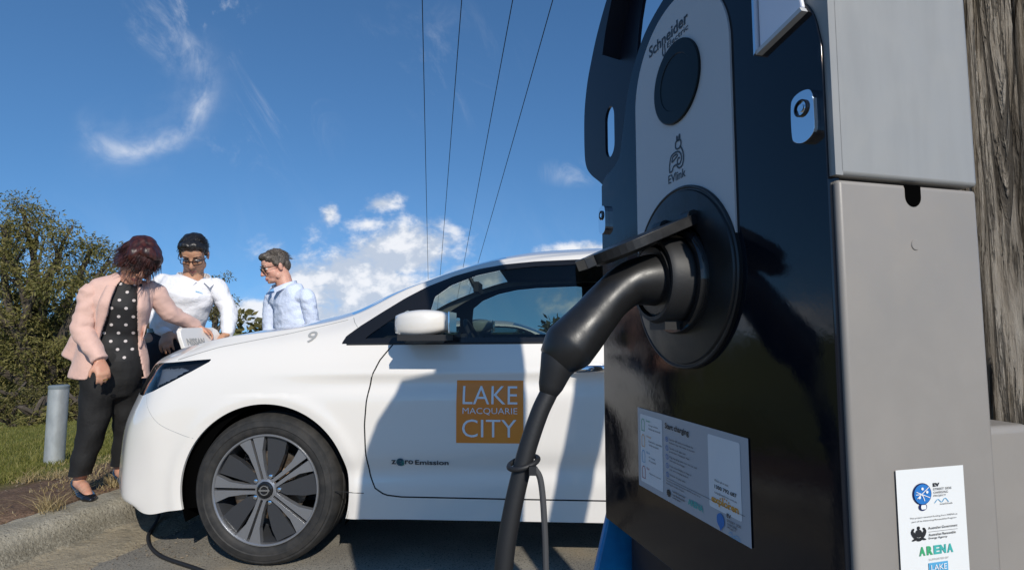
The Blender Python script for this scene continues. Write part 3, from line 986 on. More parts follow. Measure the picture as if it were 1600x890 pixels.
# open charge lid standing up on the nose
ld = MB(); ldp = []
for (yy_, zz_) in [(-.19, .80), (-.20, .93), (-.195, .965), (-.17, .985), (.13, .99), (.17, .975), (.185, .95), (.19, .80)]: ldp.append((yy_, zz_))
Ml = Matrix(((0, 0, 1, .10), (1, 0, 0, 0), (0, 1, 0, .025), (0, 0, 0, 1)))
lid = ld.prism(ldp, -.012, .012, Ml)
lid.v = [Vector((p.x + (.97 - p.z) * .35, p.y, p.z)) for p in lid.v]
lido = lid.build('charge_lid', M['paint'], car, True, 30, bevel=.004)
vs_, fs_ = text_mesh('NISSAN', .050, bold=.002, shear=.0)
obj('lettering', [(.1145 + (.97 - (.915 + b)) * .35, -.165 + a, .915 + b) for a, b in vs_], fs_, M['grey_letter'], lido, False)

# cabin
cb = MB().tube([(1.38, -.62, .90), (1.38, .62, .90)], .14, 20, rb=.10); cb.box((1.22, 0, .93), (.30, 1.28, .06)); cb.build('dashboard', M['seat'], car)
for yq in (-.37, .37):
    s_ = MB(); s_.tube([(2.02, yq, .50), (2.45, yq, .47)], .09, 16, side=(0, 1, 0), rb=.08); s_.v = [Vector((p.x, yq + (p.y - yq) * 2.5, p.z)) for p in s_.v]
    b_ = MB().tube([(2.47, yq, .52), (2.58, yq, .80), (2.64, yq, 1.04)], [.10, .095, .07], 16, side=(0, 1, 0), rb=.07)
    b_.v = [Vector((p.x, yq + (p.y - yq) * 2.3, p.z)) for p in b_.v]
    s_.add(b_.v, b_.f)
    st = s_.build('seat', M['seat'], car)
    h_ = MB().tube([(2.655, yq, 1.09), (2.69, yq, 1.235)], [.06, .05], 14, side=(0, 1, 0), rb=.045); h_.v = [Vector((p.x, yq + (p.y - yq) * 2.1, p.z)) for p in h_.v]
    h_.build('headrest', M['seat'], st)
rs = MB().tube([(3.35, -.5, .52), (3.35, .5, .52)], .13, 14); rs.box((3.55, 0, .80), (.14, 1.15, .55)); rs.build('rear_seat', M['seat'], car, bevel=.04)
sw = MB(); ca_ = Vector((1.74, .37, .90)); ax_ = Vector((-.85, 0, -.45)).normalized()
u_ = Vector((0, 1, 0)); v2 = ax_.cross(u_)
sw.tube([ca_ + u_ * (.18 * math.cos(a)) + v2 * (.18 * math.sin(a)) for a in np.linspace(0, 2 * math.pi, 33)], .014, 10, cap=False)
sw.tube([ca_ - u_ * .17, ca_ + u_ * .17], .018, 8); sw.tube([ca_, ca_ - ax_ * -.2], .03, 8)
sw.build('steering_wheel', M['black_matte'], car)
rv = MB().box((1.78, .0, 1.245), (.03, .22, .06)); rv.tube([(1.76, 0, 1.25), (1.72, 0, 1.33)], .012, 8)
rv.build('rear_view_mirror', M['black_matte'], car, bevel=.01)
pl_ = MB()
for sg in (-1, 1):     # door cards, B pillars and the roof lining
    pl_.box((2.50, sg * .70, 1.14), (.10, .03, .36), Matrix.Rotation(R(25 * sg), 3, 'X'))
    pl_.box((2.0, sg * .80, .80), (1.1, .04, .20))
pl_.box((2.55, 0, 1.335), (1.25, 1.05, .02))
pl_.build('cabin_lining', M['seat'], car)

# ------------------------------------------------------------------ charging station on the timber pole
M['panel'] = mat('dark_gloss_panel', (.004, .006, .011), .06, spec=.42, bump=[(55, .035, .002), (400, .03, .0006)])
M['panel_side'] = mat('dark_satin_plastic', (.006, .009, .018), .38, spec=.3)
M['grey'] = mat('grey_powder_coat', (.285, .258, .230), .5, var=(.262, .240, .216), vscale=6, bump=(900, .12, .0005))
M['grey_up'] = mat('light_grey_moulding', (.30, .298, .288), .42, var=(.28, .278, .268), vscale=9, stretch=(6, 6, 1), bump=(700, .1, .0005))
M['pale'] = mat('pale_grey_plastic', (.52, .52, .53), .45, bump=(900, .08, .0004))
M['disc'] = mat('dark_socket_plastic', (.011, .011, .012), .42, bump=(600, .2, .0006))
M['reader'] = mat('card_reader_face', (.004, .008, .010), .35, spec=.2)
M['cable'] = mat('black_cable_rubber', (.014, .014, .015), .55, bump=(300, .15, .001))
M['plug'] = mat('black_plug_plastic', (.013, .013, .0135), .45, bump=(700, .18, .0004))
M['blue'] = mat('blue_paint', (.01, .29, .62), .35, var=(.006, .09, .27), vscale=5)
M['paper'] = mat('white_sticker', (.78, .78, .76), .4)
M['paper_card'] = mat('sticker_card', (.72, .73, .75), .4)
M['paper_grey'] = mat('pale_blue_sticker', (.42, .44, .48), .35)
M['frost'] = mat('frosted_lens', (.82, .82, .90), .35)
M['ink'] = mat('black_ink', (.02, .02, .022), .5)
M['ink_blue'] = mat('blue_ink', (.02, .17, .50), .5)
M['ink_lblue'] = mat('light_blue_ink', (.10, .38, .62), .5)
M['ink_green'] = mat('green_ink', (.05, .38, .16), .5)
M['ink_teal'] = mat('teal_ink', (.06, .42, .38), .5)
M['ink_orange'] = mat('orange_ink', (.75, .33, .02), .5)
M['ink_red'] = mat('red_ink', (.45, .06, .05), .5)
M['ink_navy'] = mat('navy_ink', (.012, .02, .10), .5)

CH_P = Vector((.2120, .352, 0))
CH_RZ = R(90 + 14.7)
chg = thing('charging_station', 'dark fronted grey charging station fixed to the timber pole, plug held in its round socket', 'charging station', CH_P, CH_RZ)
MF = Matrix(((1, 0, 0, 0), (0, 0, 1, 0), (0, 1, 0, 0), (0, 0, 0, 1)))     # prism: outline (a, z), depth along b


def arc(ca, cz, ra, rz_, a0, a1, n=18):
    return [(ca + ra * math.cos(R(a0 + (a1 - a0) * k / n)), cz + rz_ * math.sin(R(a0 + (a1 - a0) * k / n))) for k in range(n + 1)]


# grey cabinet: lower box, upper hood
MB().box((.18, -.0602, .9335), (.360, .1196, .329)).build('housing', M['grey'], chg, bevel=.003)
up = [(-.001, 1.1005), (.361, 1.1005), (.361, 1.20)] + arc(.18, 1.20, .181, .20, 0, 180, 30)[1:-1] + [(-.001, 1.20)]
up = [(-.001, 1.1005), (.361, 1.1005), (.361, 1.184), (.318, 1.200), (.300, 1.211), (.290, 1.240), (.279, 1.272), (.258, 1.302), (.225, 1.33), (.17, 1.40), (-.001, 1.40)]
hood = MB().prism(up, -.1205, -.0004, MF).build('hood', M['grey_up'], chg, bevel=.003)
# thin grey flange wrapping the near front corner above the black panel
fl = [(-.001, 1.1005), (.004, 1.1005), (.004, 1.19)] + [(p[0], p[1]) for p in catmull([(.004, 1.19), (.010, 1.216), (.022, 1.232), (.045, 1.243), (.06, 1.30)], 14)][1:] + [(.06, 1.372), (.03, 1.345), (.010, 1.30), (-.001, 1.25)]
MB().prism(fl, -.004, .002, MF).build('hood_flange', M['grey_up'], chg, bevel=.0008)
# slot, its hollow's shade painted as a black patch, and blind stud on the grey side face (local b = -s)
Ms = Matrix(((0, 0, 1, 0), (-1, 0, 0, 0), (0, 1, 0, 0), (0, 0, 0, 1)))   # outline (s, z), depth along a
slot = [(.0555, 1.0978), (.0690, 1.0978), (.0690, 1.090)] + arc(.06225, 1.090, .00675, .0070, 0, -180, 12)[1:-1] + [(.0555, 1.090)]
MB().prism(slot, -.0004, .004, Ms).build('slot', M['void'], chg)
MB().lathe([(.0001, -.0006), (.0034, -.0006), (.0037, -.0002), (.0037, .004)], 20, Ms @ Matrix.Translation((.062, 1.057, 0))).build('blind_stud', M['grey'], chg)

# black front panel, arched top
front = [(.004, .769), (.3625, .769), (.3625, 1.185)] + [tuple(p) for p in catmull([(.3625, 1.185), (.350, 1.194), (.325, 1.200), (.3075, 1.211), (.297, 1.240), (.2857, 1.2744), (.266, 1.305), (.235, 1.330), (.18, 1.346), (.135, 1.345), (.10, 1.318), (.07, 1.275), (.045, 1.243), (.022, 1.232), (.010, 1.216), (.004, 1.19)], 80)][1:]
MB().prism(front, -.006, .004, MF).build('front_panel', M['panel'], chg, True, 30, bevel=.0012)
# side wing with carrying slot beside the arch
wing = [(.355, 1.150), (.372, 1.165), (.398, 1.192), (.416, 1.206), (.448, 1.226), (.466, 1.244), (.472, 1.27), (.471, 1.325), (.460, 1.365), (.4443, 1.3925), (.420, 1.425), (.3859, 1.4566), (.34, 1.49), (.26, 1.515), (.18, 1.52), (.10, 1.51), (.03, 1.48), (.03, 1.46), (.10, 1.475), (.18, 1.48), (.24, 1.45), (.29, 1.38), (.31, 1.28), (.33, 1.18)]
wing = [tuple(p) for p in catmull(wing, 120)]
hole = arc(.3825, 1.285, .0145, .017, 0, 180, 10) + arc(.3825, 1.249, .0145, .017, 180, 360, 10)
MB().prism(wing, -.022, -.018, MF, holes=[hole]).build('side_wing', M['panel_side'], chg, True, 30)
# inner return of the cowl that overhangs the arch
cw = catmull([(.350, 1.352), (.335, 1.385), (.30, 1.43), (.24, 1.46), (.18, 1.47)], 26)
co = MB(); vs_ = []
for a_, z_ in cw: vs_ += [Vector((a_, -.018, z_)), Vector((a_, .006, z_ + .004)), Vector((a_ + .010, .006, z_ + .013)), Vector((a_ + .016, -.018, z_ + .022))]
fs_ = []
for i in range(25):
    for k in range(4): fs_.append((i * 4 + k, i * 4 + (k + 1) % 4, i * 4 + 4 + (k + 1) % 4, i * 4 + 4 + k))
fs_ += [(0, 3, 2, 1), (100, 101, 102, 103)]
co.add(vs_, fs_).build('cowl', M['panel_side'], chg, True, 40)
# frosted status lamp at the near shoulder
lm = [(.0585, 1.2125), (.012, 1.262), (.012, 1.40), (.0585, 1.42)]
MB().prism([(.0585, 1.2140), (.0150, 1.2225), (.022, 1.26), (.030, 1.33), (.0585, 1.36)], .004, .0072, MF).build('status_lamp', M['frost'], chg, bevel=.0015)
MB().prism([(.0615, 1.2105), (.0590, 1.2130), (.0590, 1.37), (.0615, 1.37)], .004, .0105, MF).build('lamp_frame', M['chrome'], chg)
MB().prism([(.0600, 1.2105), (.0600, 1.2138), (.0150, 1.2222), (.0135, 1.2190)], .004, .0095, MF).build('lamp_frame', M['pale'], chg)
# pale arched fascia, reader, emblem
fas = [(.0955, 1.045), (.2625, 1.045), (.2625, 1.243)] + arc(.179, 1.243, .0835, .083, 0, 180, 36)[1:-1] + [(.0955, 1.243)]
fp = MB().prism(fas, .004, .0062, MF).build('fascia', M['pale'], chg, True, 30, bevel=.0006)
Mz = Matrix.Translation((0, 0, 0))
MB().lathe([(.0405, .006), (.0405, .0082), (.0395, .0086), (.0275, .0086), (.027, .0080), (.0001, .0080)], 64, MF @ Matrix.Translation((.1765, 1.241, 0))).build('card_reader', M['reader'], chg, True, 8)


def front_text(s_, a_left, z0, width, h, m, parent, b, bold=0.0, rot=0.0, name='lettering', shear=0.0, M4=None):
    """letters on the front plane; reading direction runs towards smaller a"""
    vs_, fs_ = text_mesh(s_, 1.0, bold=bold, shear=shear)
    a = np.array(vs_); lo, hi = a.min(0), a.max(0); a = (a - lo) / (hi - lo) * np.array([width, h])
    c, s__ = math.cos(rot), math.sin(rot)
    P_ = [(a_left - (p[0] * c - p[1] * s__), b, z0 + p[0] * s__ + p[1] * c) for p in a]
    return P_, [f[::-1] for f in fs_]


class Ink:
    """gathers all marks of one colour on one carrier into one mesh"""
    def __init__(s): s.v = []; s.f = []
    def add(s, pf):
        o = len(s.v); s.v += list(pf[0]); s.f += [tuple(i + o for i in f) for f in pf[1]]; return s
    def strip(s, pts, w_, to3):
        """a pen stroke through 2-D points"""
        P_ = [Vector((p[0], p[1])) for p in pts]; n = len(P_); L_ = []; R_ = []
        for i in range(n):
            t = (P_[min(i + 1, n - 1)] - P_[max(i - 1, 0)]); t = t.normalized() if t.length > 1e-9 else Vector((1, 0)); nn = Vector((-t.y, t.x)) * w_ / 2
            L_.append(to3(P_[i] + nn)); R_.append(to3(P_[i] - nn))
        return s.add((L_ + R_, [(i, i + 1, n + i + 1, n + i) for i in range(n - 1)]))
    def poly(s, pts, to3):
        tri = tessellate_polygon([[Vector((p[0], p[1], 0)) for p in pts]])
        return s.add(([to3(p) for p in pts], [tuple(t) for t in tri]))
    def build(s, name, m, parent): return obj(name, s.v, s.f, m, parent, False)


tf = lambda b: (lambda p: (p[0], b, p[1]))
ink = Ink()
ink.add(front_text('Schneider', .2285, 1.2905, .0745, .0125, None, None, .0066, .02, 0.0))
ink.add(front_text('Electric', .192, 1.2835, .0380, .0058, None, None, .0066, .01, 0.0))
ink.strip(catmull([(.197, 1.291), (.196, 1.282), (.1985, 1.279), (.201, 1.283), (.200, 1.290)], 14), .0018, tf(.0066))
# little car-with-plug emblem
cx_, cz_, sc_ = .1785, 1.1655, .00078
E2 = lambda pts, n=30: [(cx_ - x * sc_, cz_ + y * sc_) for x, y in catmull(pts, n)]
ink.strip(E2([(-15, -13), (-18, -12), (-18, -4), (-15, 5), (-11, 8), (-2, 9), (5, 7), (9, 2), (9, -4), (5, -8), (1, -7), (0, -3), (3, 0), (6, -1)], 60), .0018, tf(.0066))
ink.strip(E2([(-15, -13), (-12, -12), (-9, -8), (-2, -7), (0, -10), (5, -13), (11, -11), (14, -4), (13, 5), (9, 12), (6, 14)], 50), .0018, tf(.0066))
ink.strip(E2([(-10, 5), (-12, -1), (-3, 2), (1, 4), (-2, 6), (-10, 5)], 24), .0016, tf(.0066))
ink.strip(E2([(0, 12), (-3, 15), (-3, 20), (-1, 22), (6, 22), (9, 20), (9, 15), (6, 12), (0, 12)], 40), .0018, tf(.0066))
ink.strip(E2([(0, 22), (0, 27), (1, 28), (2, 22)], 10), .0018, tf(.0066)); ink.strip(E2([(5, 22), (5.5, 28), (7, 28), (7, 22)], 10), .0018, tf(.0066))
ink.add(front_text('EVlink', .1955, 1.1445, .031, .0085, None, None, .0066, .012))
ink.build('lettering', M['dark_letter'], fp)

# locks
def lock(a_, z_, s_=1.0):
    o_ = [(-.0125, .012), (-.0095, .020), (0, .0225), (.0095, .020), (.0125, .012), (.0125, -.012), (.0095, -.019), (0, -.0225), (-.0095, -.019), (-.0125, -.012)]
    o_ = [tuple(p) for p in catmull(o_ + o_[:1], 40)[:-1]]
    l_ = MB().prism([(a_ + x * s_, z_ + y * s_) for x, y in o_], .004, .0095, MF).build('lock', M['chrome'], chg, True, 50, bevel=.0022)
    k_ = MB().lathe([(.0060, .0090), (.0060, .0108), (.005, .0111), (.0045, .0092), (.0001, .0092)], 28, MF @ Matrix.Translation((a_, z_ + .006, 0)))
    k_.build('keyhole_ring', M['black_gloss'], l_)
    MB().lathe([(.0026, .009), (.0026, .0108), (.0001, .0108)], 20, MF @ Matrix.Translation((a_, z_ + .006, 0))).build('key_barrel', M['chrome'], l_)
lock(.0170, 1.1450, .80); lock(.3510, 1.1385, .80)

# socket: disc, collar, shroud and hinged lid
SA, SZ = .177, 1.050
Td = MF @ Matrix.Translation((SA, SZ, 0))
MB().lathe([(.0865, .004), (.0865, .0075), (.0855, .0088), (.0845, .0088), (.0835, .0078), (.0822, .0078), (.0812, .0095), (.055, .0125), (.0525, .0125), (.0515, .0075), (.0001, .0075)], 96, Td).build('socket_disc', M['disc'], chg)
Tc = MF @ Matrix.Translation((SA - .004, SZ - .004, 0))
MB().lathe([(.050, .006), (.050, .0175), (.0485, .020), (.044, .020), (.0425, .018), (.0425, .010), (.036, .010)], 64, Tc).build('socket_collar', M['black_gloss'], chg)
sk = MB().lathe([(.040, .008), (.040, .036), (.0375, .040), (.034, .040), (.0335, .012)], 48, Tc)
sk.box((SA - .004, .020, SZ - .042), (.028, .030, .016))
sk.build('socket_shroud', M['black_matte'], chg, True, 40)
ld_ = MB()
Lm = Matrix.Translation((SA - .004, .010, SZ + .0500)) @ Matrix.Rotation(R(-23), 4, 'X')
lp = [(-.030, -.004), (.030, -.004), (.037, .012), (.040, .045)] + arc(0, .060, .040, .040, 0, 180, 20) + [(-.040, .045), (-.037, .012)]
ld_.prism([(x, y) for x, y in lp], -.0045, .0045, Lm)
ld_.lathe([(.0001, -.0075), (.031, -.0075), (.033, -.004)], 40, Lm @ Matrix.Translation((0, .060, 0)))
ld_.box(Lm @ Vector((0, .103, 0)), (.022, .010, .010), Lm.to_3x3())
ld_.build('socket_lid', M['disc'], chg, True, 40, bevel=.0012)
for q in (-.024, .024): MB().tube([(SA - .004 + q - .008, .014, SZ + .050), (SA - .004 + q + .008, .014, SZ + .050)], .007, 14, dome=False).build('lid_hinge', M['disc'], chg)

# instruction sticker on the front (codes left out); to3 maps (x right, y up) in metres from its lower left corner
W_, H_ = .182, .0830
A_L, Z_B = .2722, .8325
tb = lambda b: (lambda p: (A_L - p[0], b, Z_B + p[1]))
q4 = lambda x0, y0, x1, y1, b: ([tb(b)((x0, y0)), tb(b)((x1, y0)), tb(b)((x1, y1)), tb(b)((x0, y1))], [(3, 2, 1, 0)])


def rrect(x0, y0, x1, y1, r_, n=6):
    o_ = []
    for cx, cy, a0 in ((x1 - r_, y1 - r_, 0), (x0 + r_, y1 - r_, 90), (x0 + r_, y0 + r_, 180), (x1 - r_, y0 + r_, 270)): o_ += arc(cx, cy, r_, r_, a0, a0 + 90, n)
    return o_


stk = obj('instruction_sticker', *q4(0, 0, W_, H_, .0050), M['paper_grey'], chg, False)
for rc_ in (rrect(.006, .006, .052, .077, .002), rrect(.129, .0165, .172, .0775, .002)): Ink().poly(rc_, tb(.0053)).build('card', M['paper_card'], stk)


def ftx(s_, x, y, w_, h_, bold=.01): return front_text(s_, A_L - x, Z_B + y, w_, h_, None, None, .0057, bold)


k1 = Ink()
k1.add(ftx('Start charging', .058, .0685, .042, .0072, .03))
lines = [('Scan the QR code to download the', 'Exploren App and create an account'), ('Tap the code again and', 'press Start charging in App'), ('Plug charging cable into the car and', 'then into the charger'), ('Press stop charging in App to', 'end your charging session'), ('Remove charging cable', None)]
for i, (a_, b_) in enumerate(lines):
    y_ = .0595 - i * .0085
    k1.add(ftx(a_, .0655, y_, .00128 * len(a_), .0021, .0))
    if b_: k1.add(ftx(b_, .0655, y_ - .0032, .00128 * len(b_), .0021, .0))
for i, (a_, b_) in enumerate([('Charger available', 'Vehicle not connected'), ('Reserved or unavailable', 'Vehicle connected'), ('EV charging', 'EV connected'), ('Maintenance required', None)]):
    y_ = .0685 - i * .0165
    k1.add(ftx(a_, .0245, y_ - .002, .00115 * len(a_), .0019, .0))
    if b_: k1.add(ftx(b_, .0245, y_ - .0055, .00115 * len(b_), .0019, .0))
k1.add(ftx('Please call or scan', .138, .0395, .018, .0018, 0)); k1.add(ftx('1300 792 687', .1375, .0335, .029, .0032, .02)); k1.add(ftx('help@exploren.com.au', .1375, .0290, .029, .0021, .0))
k1.add(ftx('This project received funding from ARENA as part of its', .058, .0190, .058, .0018, 0)); k1.add(ftx('Advancing Renewables Program', .058, .0162, .032, .0018, 0))
k1.add(ftx('Australian Government', .0695, .0115, .022, .0020, .01)); k1.add(ftx('Australian Renewable', .0695, .0082, .021, .0020, .01)); k1.add(ftx('Energy Agency', .0695, .0054, .014, .0020, .01))
k1.strip([(.058, .0222), (.176, .0222)], .0003, tb(.0057))
k1.add(ftx('EV', .153, .0145, .0055, .0032, .03))
for i, s_ in enumerate(('STREET SIDE', 'CHARGING', 'PROJECT')): k1.add(ftx(s_, .153, .0112 - i * .0028, .0016 * len(s_), .0019, 0))
for i in range(10):                                   # small crest
    a_ = i * 36; k1.poly([(.0625 + .0028 * math.cos(R(a_)) + .0012 * math.cos(R(a_ + q)), .0085 + .0028 * math.sin(R(a_)) + .0012 * math.sin(R(a_ + q))) for q in (0, 90, 180, 270)], tb(.0057))
k1.poly([(.0605, .0068), (.0645, .0068), (.0645, .010), (.0605, .010)], tb(.0057))
k1.build('lettering', M['ink'], stk)


def battery(x, y, s_): return [(x, y), (x + .0062, y), (x + .0062, y + .0095), (x + .0045, y + .0122), (x + .0017, y + .0122), (x, y + .0095), (x, y)]


for i, (nm, mm) in enumerate((('Green', 'ink_green'), ('Orange', 'ink_orange'), ('Blue', 'ink_lblue'), ('Red', 'ink_red'))):
    kk = Ink().strip(battery(.0095, .0600 - i * .0165, 1), .0008, tb(.0057)); kk.add(ftx(nm, .0195, .0705 - i * .0165, .0017 * len(nm), .0024, .0)); kk.build('lettering', M[mm], stk)
kb = Ink()
for i in range(5):
    kb.strip([(.0610 + .0022 * math.cos(R(q)), .0600 - i * .0085 + .0022 * math.sin(R(q))) for q in range(0, 361, 20)], .0006, tb(.0057)); kb.add(ftx(str(i + 1), .0605, .0590 - i * .0085, .0011, .0021, 0))
kb.poly(arc(.1445, .0090, .0052, .0058, 0, 360, 30)[:-1], tb(.0057)); kb.poly([(.1415, .005), (.1475, .005), (.1445, .0005)], tb(.00575))
kb.build('lettering', M['ink_blue'], stk)
ko = Ink().add(ftx('exploren', .1325, .0195, .036, .0078, .03))
for q in range(5): ko.poly([(.145 + q * .0028 + .0008 * math.cos(R(w_)), .0268 + .0014 * math.sin(R(q * 45)) + .0008 * math.sin(R(w_))) for w_ in range(0, 360, 60)], tb(.0057))
ko.build('lettering', M['ink_orange'], stk)
Ink().add(ftx('ARENA', .096, .0078, .024, .0056, .03)).build('lettering', M['ink_teal'], stk)
Ink().strip(catmull([(.155, .0022), (.158, .004), (.161, .0018), (.165, .0038), (.169, .002)], 20), .0005, tb(.0057)).add(ftx('intellihub', .156, .0002, .014, .0016, 0)).build('lettering', M['ink_lblue'], stk)

# funding sticker on the grey side: (s, z) plane at a = 0
S0, ZB, SW, SH = .0333, .795, .0565, .1158
ts = lambda a_: (lambda p: (a_, -(S0 + p[0]), ZB + SH - (SH - p[1]) * (.70 if 0 < p[1] < SH else 1)))
fst = obj('funding_sticker', [ts(-.0012)(p) for p in ((0, 0), (SW, 0), (SW, SH), (0, SH))], [(0, 1, 2, 3)], M['paper'], chg, False)


def stx(s_, x, y, w_, h_, bold=.01, serif=0):
    vs_, fs_ = text_mesh(s_, 1.0, bold=bold); a = np.array(vs_); lo, hi = a.min(0), a.max(0); a = (a - lo) / (hi - lo) * np.array([w_, h_])
    return [ts(-.0016)((x + p[0], y + p[1])) for p in a], fs_


k = Ink()
k.add(stx('EV', .0295, .0985, .0055, .0034, .05))
for i, (s_, w_) in enumerate((('STREET SIDE', .0155), ('CHARGING', .0122), ('PROJECT', .0105))): k.add(stx(s_, .0295, .0953 - i * .0031, w_, .0020, 0))
k.add(stx('intellihub', .0345, .0818, .0105, .0016, 0))
k.add(stx('This project received funding from ARENA as', .0090, .0712, .0395, .0019, 0)); k.add(stx('part of its Advancing Renewables Program', .0105, .0680, .0370, .0019, 0))
k.add(stx('Australian Government', .0235, .0610, .0245, .0023, .012)); k.add(stx('Australian Renewable', .0235, .0550, .0228, .0023, .012)); k.add(stx('Energy Agency', .0235, .0518, .0155, .0023, .012))
k.strip([(.0235, .0588), (.0480, .0588)], .00025, ts(-.0016))
for cx, cy, r1, r2, a0 in ((.0155, .0585, .0028, .0036, 0), (.0115, .0575, .0016, .0042, 25), (.0195, .0575, .0016, .0042, -25), (.0155, .0633, .0012, .0016, 0), (.0125, .0535, .0030, .0010, 20), (.0185, .0535, .0030, .0010, -20), (.0155, .0528, .0022, .0012, 0), (.0108, .0617, .0010, .0018, -30), (.0202, .0617, .0010, .0018, 30)):
    k.poly([(cx + r1 * math.cos(R(q)) * math.cos(R(a0)) - r2 * math.sin(R(q)) * math.sin(R(a0)), cy + r1 * math.cos(R(q)) * math.sin(R(a0)) + r2 * math.sin(R(q)) * math.cos(R(a0))) for q in range(0, 360, 30)], ts(-.0016))
k.build('lettering', M['ink'], fst)
Ink().poly([(.0200 + .0078 * math.cos(R(q)), .0930 + .0098 * math.sin(R(q))) for q in range(0, 360, 12)], ts(-.0016)).poly([(.0200 + .0034 * math.cos(R(q)), .0815 + .0034 * math.sin(R(q))) for q in range(0, 360, 20)], ts(-.0017)).build('lettering', M['ink_navy'], fst)
Ink().poly([(.0200 + .0070 * math.cos(R(q)), .0930 + .0090 * math.sin(R(q))) for q in range(0, 360, 12)], ts(-.0020)).build('lettering', M['ink_blue'], fst)
kw = Ink().strip([(.0145, .0955), (.0255, .0895)], .0006, ts(-.0024)).strip([(.0150, .0895), (.0250, .0990)], .0006, ts(-.0024)).strip(catmull([(.0140, .0930), (.019, .0925), (.021, .0870)], 10), .0006, ts(-.0024))
for cx, cy in ((.0168, .0905), (.0195, .0980), (.0232, .0948)): kw.poly([(cx + .0010 * math.cos(R(q)), cy + .0013 * math.sin(R(q))) for q in range(0, 360, 30)], ts(-.0025))
kw.poly([(.0182, .0835), (.0218, .0835), (.0222, .0812), (.0216, .0796), (.0184, .0796), (.0178, .0812)], ts(-.0022))
kw.build('lettering', M['white_letter'], fst)
Ink().strip(catmull([(.0300, .0838), (.033, .0870), (.036, .0842), (.039, .0875), (.042, .0838)], 24), .0005, ts(-.0016)).build('lettering', M['ink_lblue'], fst)
for ch, x, mm in (('A', .0150, 'ink_green'), ('R', .0212, 'ink_green'), ('E', .0270, 'ink_teal'), ('N', .0322, 'ink_teal'), ('A', .0382, 'ink_teal')): Ink().add(stx(ch, x, .0385, .0050, .0080, .05)).build('lettering', M[mm], fst)
Ink().add(stx('SUPPORTED BY', .0225, .0335, .0165, .0018, 0)).build('lettering', M['grey_letter'], fst)
Ink().poly([(.0220, .0130), (.0380, .0130), (.0380, .0315), (.0220, .0315)], ts(-.0016)).build('lettering', M['ink_lblue'], fst)
Ink().add(([ts(-.0020)((p[0], p[1])) for p in [( .0235 + (a - lo_[0]) / (hi_[0] - lo_[0]) * .013, .0250 + (b - lo_[1]) / (hi_[1] - lo_[1]) * .0048) for (vs0, fs0) in [text_mesh('LAKE', 1.0)] for lo_, hi_ in [(np.array(vs0).min(0), np.array(vs0).max(0))] for a, b in vs0]], text_mesh('LAKE', 1.0)[1])).build('lettering', M['white_letter'], fst)

# black underside and blue plinth sheet below
un = MB().box((.19, -.060, .70), (.30, .085, .136)); un.build('lower_body', M['panel_side'], chg, bevel=.004)
bl = MB().prism([(-.0050, .785), (.0200, .690), (.20, .0), (-.11, .0), (-.11, .785)], .366, .376, Matrix(((0, 0, 1, 0), (1, 0, 0, 0), (0, 1, 0, 0), (0, 0, 0, 1))))
bl.build('plinth', M['blue'], chg, bevel=.003)

# ------------------------------------------------------------------ charging cable and plug
CB = CH_P.copy(); mw = Matrix.Translation(CH_P) @ Matrix.Rotation(CH_RZ, 4, 'Z')
cabl = thing('charging_cable', 'black charging cable hanging from the charging station, running over the asphalt to the car nose', 'cable', mw @ Vector((.172, .18, 0)), 0)
cl = lambda p: mw @ Vector(p) - cabl.location
HP = [(.172, .030, 1.0465), (.172, .050, 1.0450), (.172, .066, 1.0400), (.172, .083, 1.0270), (.172, .098, 1.0110), (.172, .111, .9970), (.172, .1220, .9858), (.172, .1258, .9818)]
hr = [.0255, .0240, .0222, .0214, .0222, .0240, .0252, .0240]
hb_ = [.0255, .0226, .0198, .0188, .0200, .0220, .0234, .0222]
hp_ = catmull(np.array(HP), 40); rr_ = np.interp(np.linspace(0, 7, 40), range(8), hr); rb_ = np.interp(np.linspace(0, 7, 40), range(8), hb_)
hm = MB().tube([cl(p) for p in hp_], list(rr_), 32, side=mw.to_3x3() @ Vector((1, 0, 0)), rb=list(rb_), dome=True)
hm.build('plug_handle', M['plug'], cabl, True, 50)
cf_ = MB().tube([cl((.172, .034, 1.0462)), cl((.172, .012, 1.0468))], .0300, 40, dome=False)
cf_.tube([cl((.172, .040, 1.0455)), cl((.172, .034, 1.0460))], .0312, 40, dome=False)
cf_.build('plug_collar', M['disc'], cabl, True, 40)
MB().tube([cl((.172, .1240, .983)), cl((.172, .1325, .9715)), cl((.172, .1350, .9640)), cl((.172, .1395, .951))], [.0172, .0168, .0138, .0108], 28).build('strain_relief', M['cable'], cabl, True, 50)
gl_ = lambda x, y, z: Vector((x, y, z)) - cabl.location
path = [cl((.172, .1355, .962)), cl((.172, .1400, .948)), cl((.172, .1500, .928)), cl((.172, .1625, .8930)), cl((.172, .1745, .846)), cl((.172, .1815, .800)), cl((.172, .187, .72)), cl((.175, .188, .50)), cl((.19, .185, .25)), cl((.22, .20, .06)), cl((.27, .28, .012)),
        gl_(-.20, 1.05, .012), gl_(-.55, 1.55, .012), gl_(-.92, 2.02, .012), gl_(-1.06, 2.22, .012), gl_(-1.30, 2.37, .012), gl_(-1.56, 2.52, .012), gl_(-1.74, 2.72, .014), gl_(-1.84, 2.95, .03), gl_(-1.93, 3.15, .14), gl_(-2.03, 3.29, .45), gl_(-2.06, 3.36, .75), gl_(-2.0, 3.36, .84)]
pp = catmull(np.array([tuple(p) for p in path]), 420)
MB().tube([Vector(p) for p in pp], .0078, 14).build('cord', M['cable'], cabl, True, 60)
ph_ = MB().tube([gl_(-2.045, 3.36, .76), gl_(-2.02, 3.36, .82), gl_(-1.95, 3.35, .86), gl_(-1.88, 3.345, .87)], [.02, .028, .028, .026], 20); ph_.build('car_plug', M['plug'], cabl)
